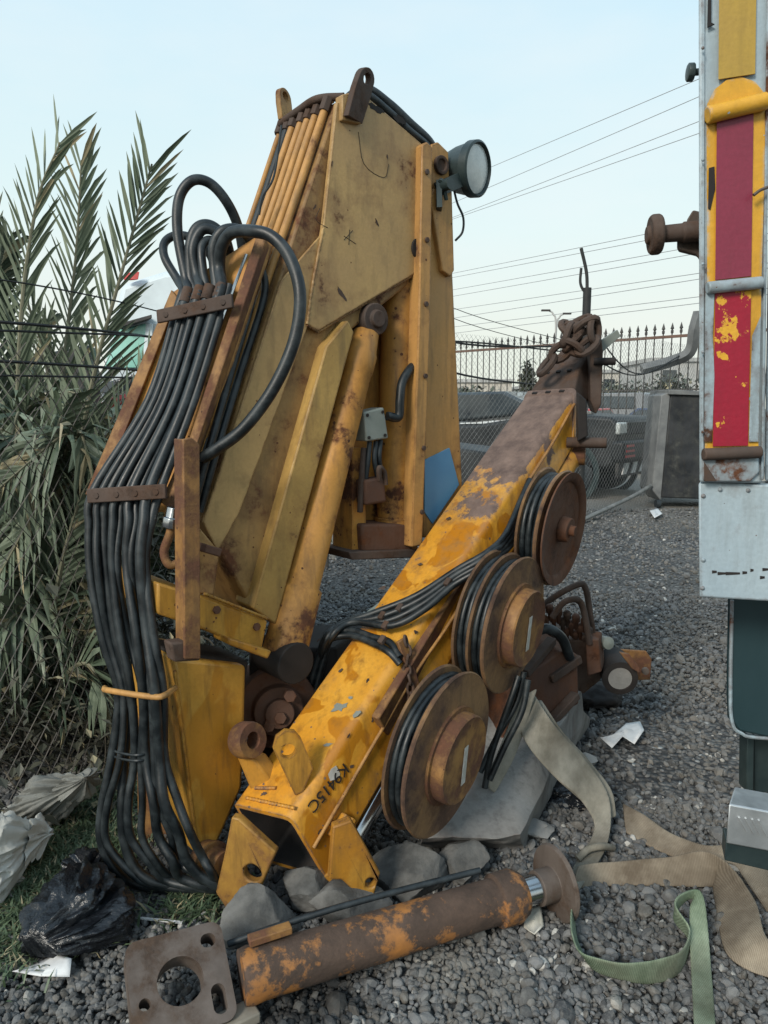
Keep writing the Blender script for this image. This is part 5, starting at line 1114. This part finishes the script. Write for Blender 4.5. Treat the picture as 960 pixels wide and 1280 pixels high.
for sx in (1.25, -1.7):
    for sg in (-1, 1):
        MB(Mx).lathe(V((sx, sg * .80, .40)), (0, sg, 0), [(-.12, 0), (-.12, .33), (-.09, .40), (.09, .40), (.12, .34), (.12, .2), (.08, .19), (.08, 0)], 28).build('wheel', M['black'], pk)
        MB(Mx).lathe(V((sx, sg * .925, .42)), (0, sg, 0), [(-.02, .44), (-.02, .53), (.025, .54), (.03, .5), (.02, .44)], 36, True).build('wheel_arch', M['lamp'], pk, 0, 40)
MB(Mx).bar(V((.95, -.5, 1.45)), V((1.5, -.6, 1.42)), .12, .05).build('bonnet_scoop', M['wire'], pk, .01)
# dark car left, seen past the crane
car('parked_car', -.15, 10.4, R(-8), 4.2, 1.75, 1.5, 'suv', M['darkcar'], 'dark dusty car between the crane arm and the beam behind the mesh', 'car')
# dark cabinet by the truck
cbx = thing('metal_cabinet', V((4.9, 11.3, 0)), 'scorched dark metal cabinet on castors left of the truck tail', 'cabinet')
M['cab'] = paint('scorched_metal', (.018, .02, .023), (.045, .047, .05), rust=(.58, .7), streak=.5, rough=.6, seed=31, edge=0, spec=.25, rc=((.05, .05, .047), (.10, .10, .09))); M['cab_l'] = simple('grey_steel', (.11, .113, .115), (.18, .183, .18), 6, .5)
MB().prism([W(x, y, 11.2) for x, y in ((838, 492), (900, 494), (905, 625), (826, 622))], V((.1, .8, 0))).build('cabinet_body', M['cab'], cbx, .02)
MB().prism([W(x, y, 11.2) for x, y in ((827, 494), (838, 490), (826, 626), (815, 612))], V((-.02, .5, 0))).build('side_frame', M['cab_l'], cbx, .01)
MB().prism([W(x, y, 11.15) for x, y in ((836, 487), (900, 490), (900, 495), (836, 493))], V((0, .8, 0))).build('top_edge', M['cab_l'], cbx, .008)
for x in (822, 880): MB().lathe(W(x, 630, 11.2), (1, 0, 0), [(-.03, 0), (-.03, .07), (.03, .07), (.03, 0)], 16).build('caster', M['black'], cbx)
sheet('litter', [(812, 640), (822, 636), (828, 642), (818, 648)], .05, 'pale flat stone-like scrap near the dark cabinet', 'litter', M['paper'], .02)
# bent grey gutter panel hanging over the railing
bp = MB().tube([W(802, 462, 12.2), W(838, 452, 12.2), W(862, 440, 12.1), W(868, 412, 12.0), W(874, 390, 12.0)], .09, 4, 6); tag(bp.build('bent_duct', M['cab_l'], None, 0, 30), 'bent grey sheet-metal strip propped on the fence beside the truck', 'metal strip')
# white and green truck far left
wt = thing('white_truck', V((-2.6, 9.2, 0)), 'white truck cab with green windscreen and red stripe seen through the palm', 'truck')
M['whitetruck'] = carmat('white_truck_paint', (.62, .70, .74), .35); M['greenglass'] = simple('green_glass', (.16, .42, .34), (.26, .52, .45), 2, .25, bumps=None, spec=.7)
def WT(poly, Y, th, name, mat, bev=.03): return MB().prism([W(x, y, Y) for x, y in poly], V((-.1, th, 0))).build(name, mat, wt, bev)
WT([(125, 470), (150, 355), (205, 338), (260, 338), (260, 640), (118, 640)], 9.2, 2.2, 'cab', M['whitetruck'], .08)
WT([(138, 460), (153, 412), (186, 404), (180, 460)], 9.16, .05, 'windscreen', M['greenglass'], .01)
WT([(186, 404), (192, 404), (188, 460), (181, 460)], 9.14, .05, 'pillar', M['whitetruck'], .01)
WT([(196, 404), (240, 402), (240, 460), (192, 460)], 9.17, .04, 'side_panel', M['whiteref'], .01)
WT([(150, 404), (190, 393), (190, 398), (152, 409)], 9.0, .2, 'sun_visor', M['iron'], .01)
WT([(135, 478), (190, 464), (190, 484), (128, 492)], 9.14, .05, 'dark_band', M['carglass'], .01)
MB().tube([W(120, 525, 9.1), W(128, 510, 9.1), W(150, 500, 9.1), W(190, 490, 9.1)], .06, 6).build('red_stripe', M['redref'], wt)
WT([(165, 341), (175, 339), (173, 350), (163, 350)], 9.1, .04, 'badge', M['redref'], .01)
MB().lathe(W(150, 640, 9.2), (0, -1, 0), [(-.2, 0), (-.2, .5), (.1, .5), (.1, 0)], 24).build('wheel', M['black'], wt)
WT([(62, 440), (112, 430), (118, 520), (62, 530)], 8.2, .5, 'mirror', M['darkcar'], .04)
# vehicles and buildings beyond the railing
rr = random.Random(12)
names = ['white', 'red', 'white', 'silver', 'beige', 'white', 'red', 'grey', 'white', 'dark blue', 'white', 'silver']
cols = {'white': (.7, .72, .72), 'red': (.40, .05, .04), 'silver': (.45, .46, .46), 'beige': (.45, .38, .28), 'grey': (.22, .23, .24), 'dark blue': (.05, .07, .13)}
cms = {k: carmat(k.replace(' ', '_') + '_car_paint', v) for k, v in cols.items()}
where = ['left end of', 'second in', 'third in', 'fourth in', 'fifth in', 'sixth in', 'seventh in', 'eighth in', 'ninth in', 'tenth in', 'eleventh in', 'right end of']
for k, c in enumerate(names):
    px = 575 + k * 27; Y = 32 + (k % 3) * 4
    p = W(px, 500, Y); stl = ('car', 'van', 'suv')[k % 3]
    car('distant_vehicle', p.x, Y, R(90 if k % 2 else 10) + .1 * k, 4.4, 1.8, 2.2 if stl == 'van' else 1.5, stl, cms[c], '%s %s parked %s the row beyond the railing' % (c, {'car': 'car', 'van': 'van', 'suv': 'estate car'}[stl], where[k]), 'van' if stl == 'van' else 'car', 'vehicles parked beyond the railing')
M['wallb'] = simple('pale_render', (.42, .39, .34), (.52, .49, .44), 1, .9, bumps=None); M['wallg'] = simple('grey_render', (.34, .34, .33), (.44, .44, .43), 1, .9, bumps=None)
def building(x0, x1, ytop, Y, mat, label, floors=1):
    a, b = W(x0, ytop, Y), W(x1, ytop, Y); h = a.z; w_ = b.x - a.x
    root = thing('building', V(((a.x + b.x) / 2, Y, 0)), label, 'building')
    MB().box(V(((a.x + b.x) / 2, Y + 4, h / 2)), (w_, 8, h)).build('wall', mat, root)
    MB().box(V(((a.x + b.x) / 2, Y + 4, h + .15)), (w_ + .4, 8.4, .3)).build('parapet', M['wallg'], root)
    n = max(2, int(w_ / 3))
    for f in range(floors):
        for k in range(n): MB().box(V((a.x + (k + .5) * w_ / n, Y - .02, h * (f + .55) / floors)), (1.1, .06, 1.0)).build('window', M['carglass'], root)
building(560, 640, 478, 70, M['wallb'], 'long low beige building far left beyond the railing', 1)
building(650, 700, 486, 80, M['wallg'], 'low grey shed in the middle distance behind the beam tip', 1)
building(745, 812, 466, 75, M['wallb'], 'pale two-storey building beyond the railing behind the pickup', 2)
building(815, 905, 452, 60, M['wallg'], 'grey building beyond the railing next to the truck tail', 2)
building(-60, 120, 470, 70, M['wallb'], 'pale building far away behind the palm', 2)
building(640, 760, 492, 110, M['wallb'], 'far pale building on the horizon behind the beam tip', 1)
M['treeleaf'] = leafmat('far_tree_leaf', (.06, .07, .05), (.13, .14, .10))
for k, (px, top, Y, w_, lb) in enumerate(((660, 452, 26, .22, 'slim dark tree standing by the railing left of the beam tip'), (590, 484, 55, 1.6, 'low round tree far left beyond the railing'), (700, 486, 60, 1.8, 'low round tree beyond the railing behind the beam head'), (775, 478, 50, 1.5, 'small tree beyond the railing above the pickup'), (840, 470, 45, 1.2, 'small tree beyond the railing next to the cabinet'))):
    p = W(px, top, Y); root = thing('tree', V((p.x, Y, 0)), lb, 'tree', 'trees beyond the railing'); rr = random.Random(k + 50); mb = MB(); h = p.z
    for q in range(1400):
        a = rr.gauss(0, 1), rr.gauss(0, 1), rr.gauss(0, 1); c = V((p.x + a[0] * w_ * .55, Y + a[1] * w_ * .55, h * .66 + a[2] * h * .15)); 
        if c.z > h + .1: continue
        d = V((rr.uniform(-1, 1), rr.uniform(-1, 1), rr.uniform(-1, 1))).normalized(); x, y = perp(d); s = .09 * (1 + w_)
        mb.add([c + x * s * .5, c + d * s, c - x * s * .5, c - d * s], [(0, 1, 2, 3)])
    mb.build('crown', M['treeleaf'], root, 0, 0, raw=True)
    MB().tube([V((p.x, Y, 0)), V((p.x + .05, Y, h * .4)), V((p.x, Y, h * .7))], lambda t: .09 * (1 - .6 * t), 8).build('trunk', M['bark'], root)
# distant street lamps
for px, top, Y, dx in ((686, 388, 60, -.6), (705, 392, 62, .6)):
    p = W(px, top, Y); root = thing('street_lamp', V((p.x, Y, 0)), 'far street lamp with its arm reaching %s, above the beam tip' % ('left' if dx < 0 else 'right'), 'street lamp', 'street lamps beyond the railing')
    MB().tube([V((p.x - dx, Y, 0)), V((p.x - dx, Y, p.z - 1.5)), V((p.x - dx * .6, Y, p.z - .3)), V((p.x, Y, p.z))], .07, 8).build('pole', M['wallg'], root)
    MB().box(V((p.x + dx * .4, Y, p.z)), (.7, .25, .14)).build('lamp_head', M['iron'], root, .03)
# overhead lines
M['sky_line'] = simple('weathered_conductor', (.24, .25, .26), (.3, .31, .32), 2, .8, bumps=None)
for k, (x0, y0, x1, y1) in enumerate(((540, 240, 900, 88), (540, 265, 900, 110), (540, 282, 900, 142), (520, 290, 900, 158), (540, 347, 900, 274), (540, 352, 900, 283), (540, 367, 900, 303), (540, 375, 900, 312), (540, 391, 900, 338), (540, 402, 900, 345), (540, 412, 900, 368), (540, 420, 900, 376))):
    Y0, Y1 = (62, 34) if k < 4 else (95, 52)
    a, b = W(x0, y0, Y0), W(x1, y1, Y1); d = b - a; a2, b2 = a - d * 1.2, b + d * .5
    pts = [lerp(a2, b2, t / 14) for t in range(15)]
    for i, p in enumerate(pts): p.z += 2.2 * ((i / 14 - .5) ** 2 - .06) if False else .35 * ((i / 14 - .6) ** 2)
    tag(MB().tube(pts, .017 if k < 4 else .026, 5, 0).build('power_line', M['sky_line'], None), 'thin overhead power line crossing the pale sky behind the crane', 'power line', 'overhead power lines')

for x, y in ((879, 620), (879, 700), (900, 612), (935, 613), (878, 735)): MB().lathe(W(x, y, TYD + .01), (0, -1, 0), [(0, .006), (.003, .005), (.005, .0)], 10).build('rivet', M['bluegrey_d'], truck)
for y in (60, 200, 330, 440, 540): MB().lathe(W(878.5, y, TYD - .018), (0, -1, 0), [(0, .004), (.002, .003), (.003, 0)], 8).build('rivet', M['bluegrey_d'], truck)
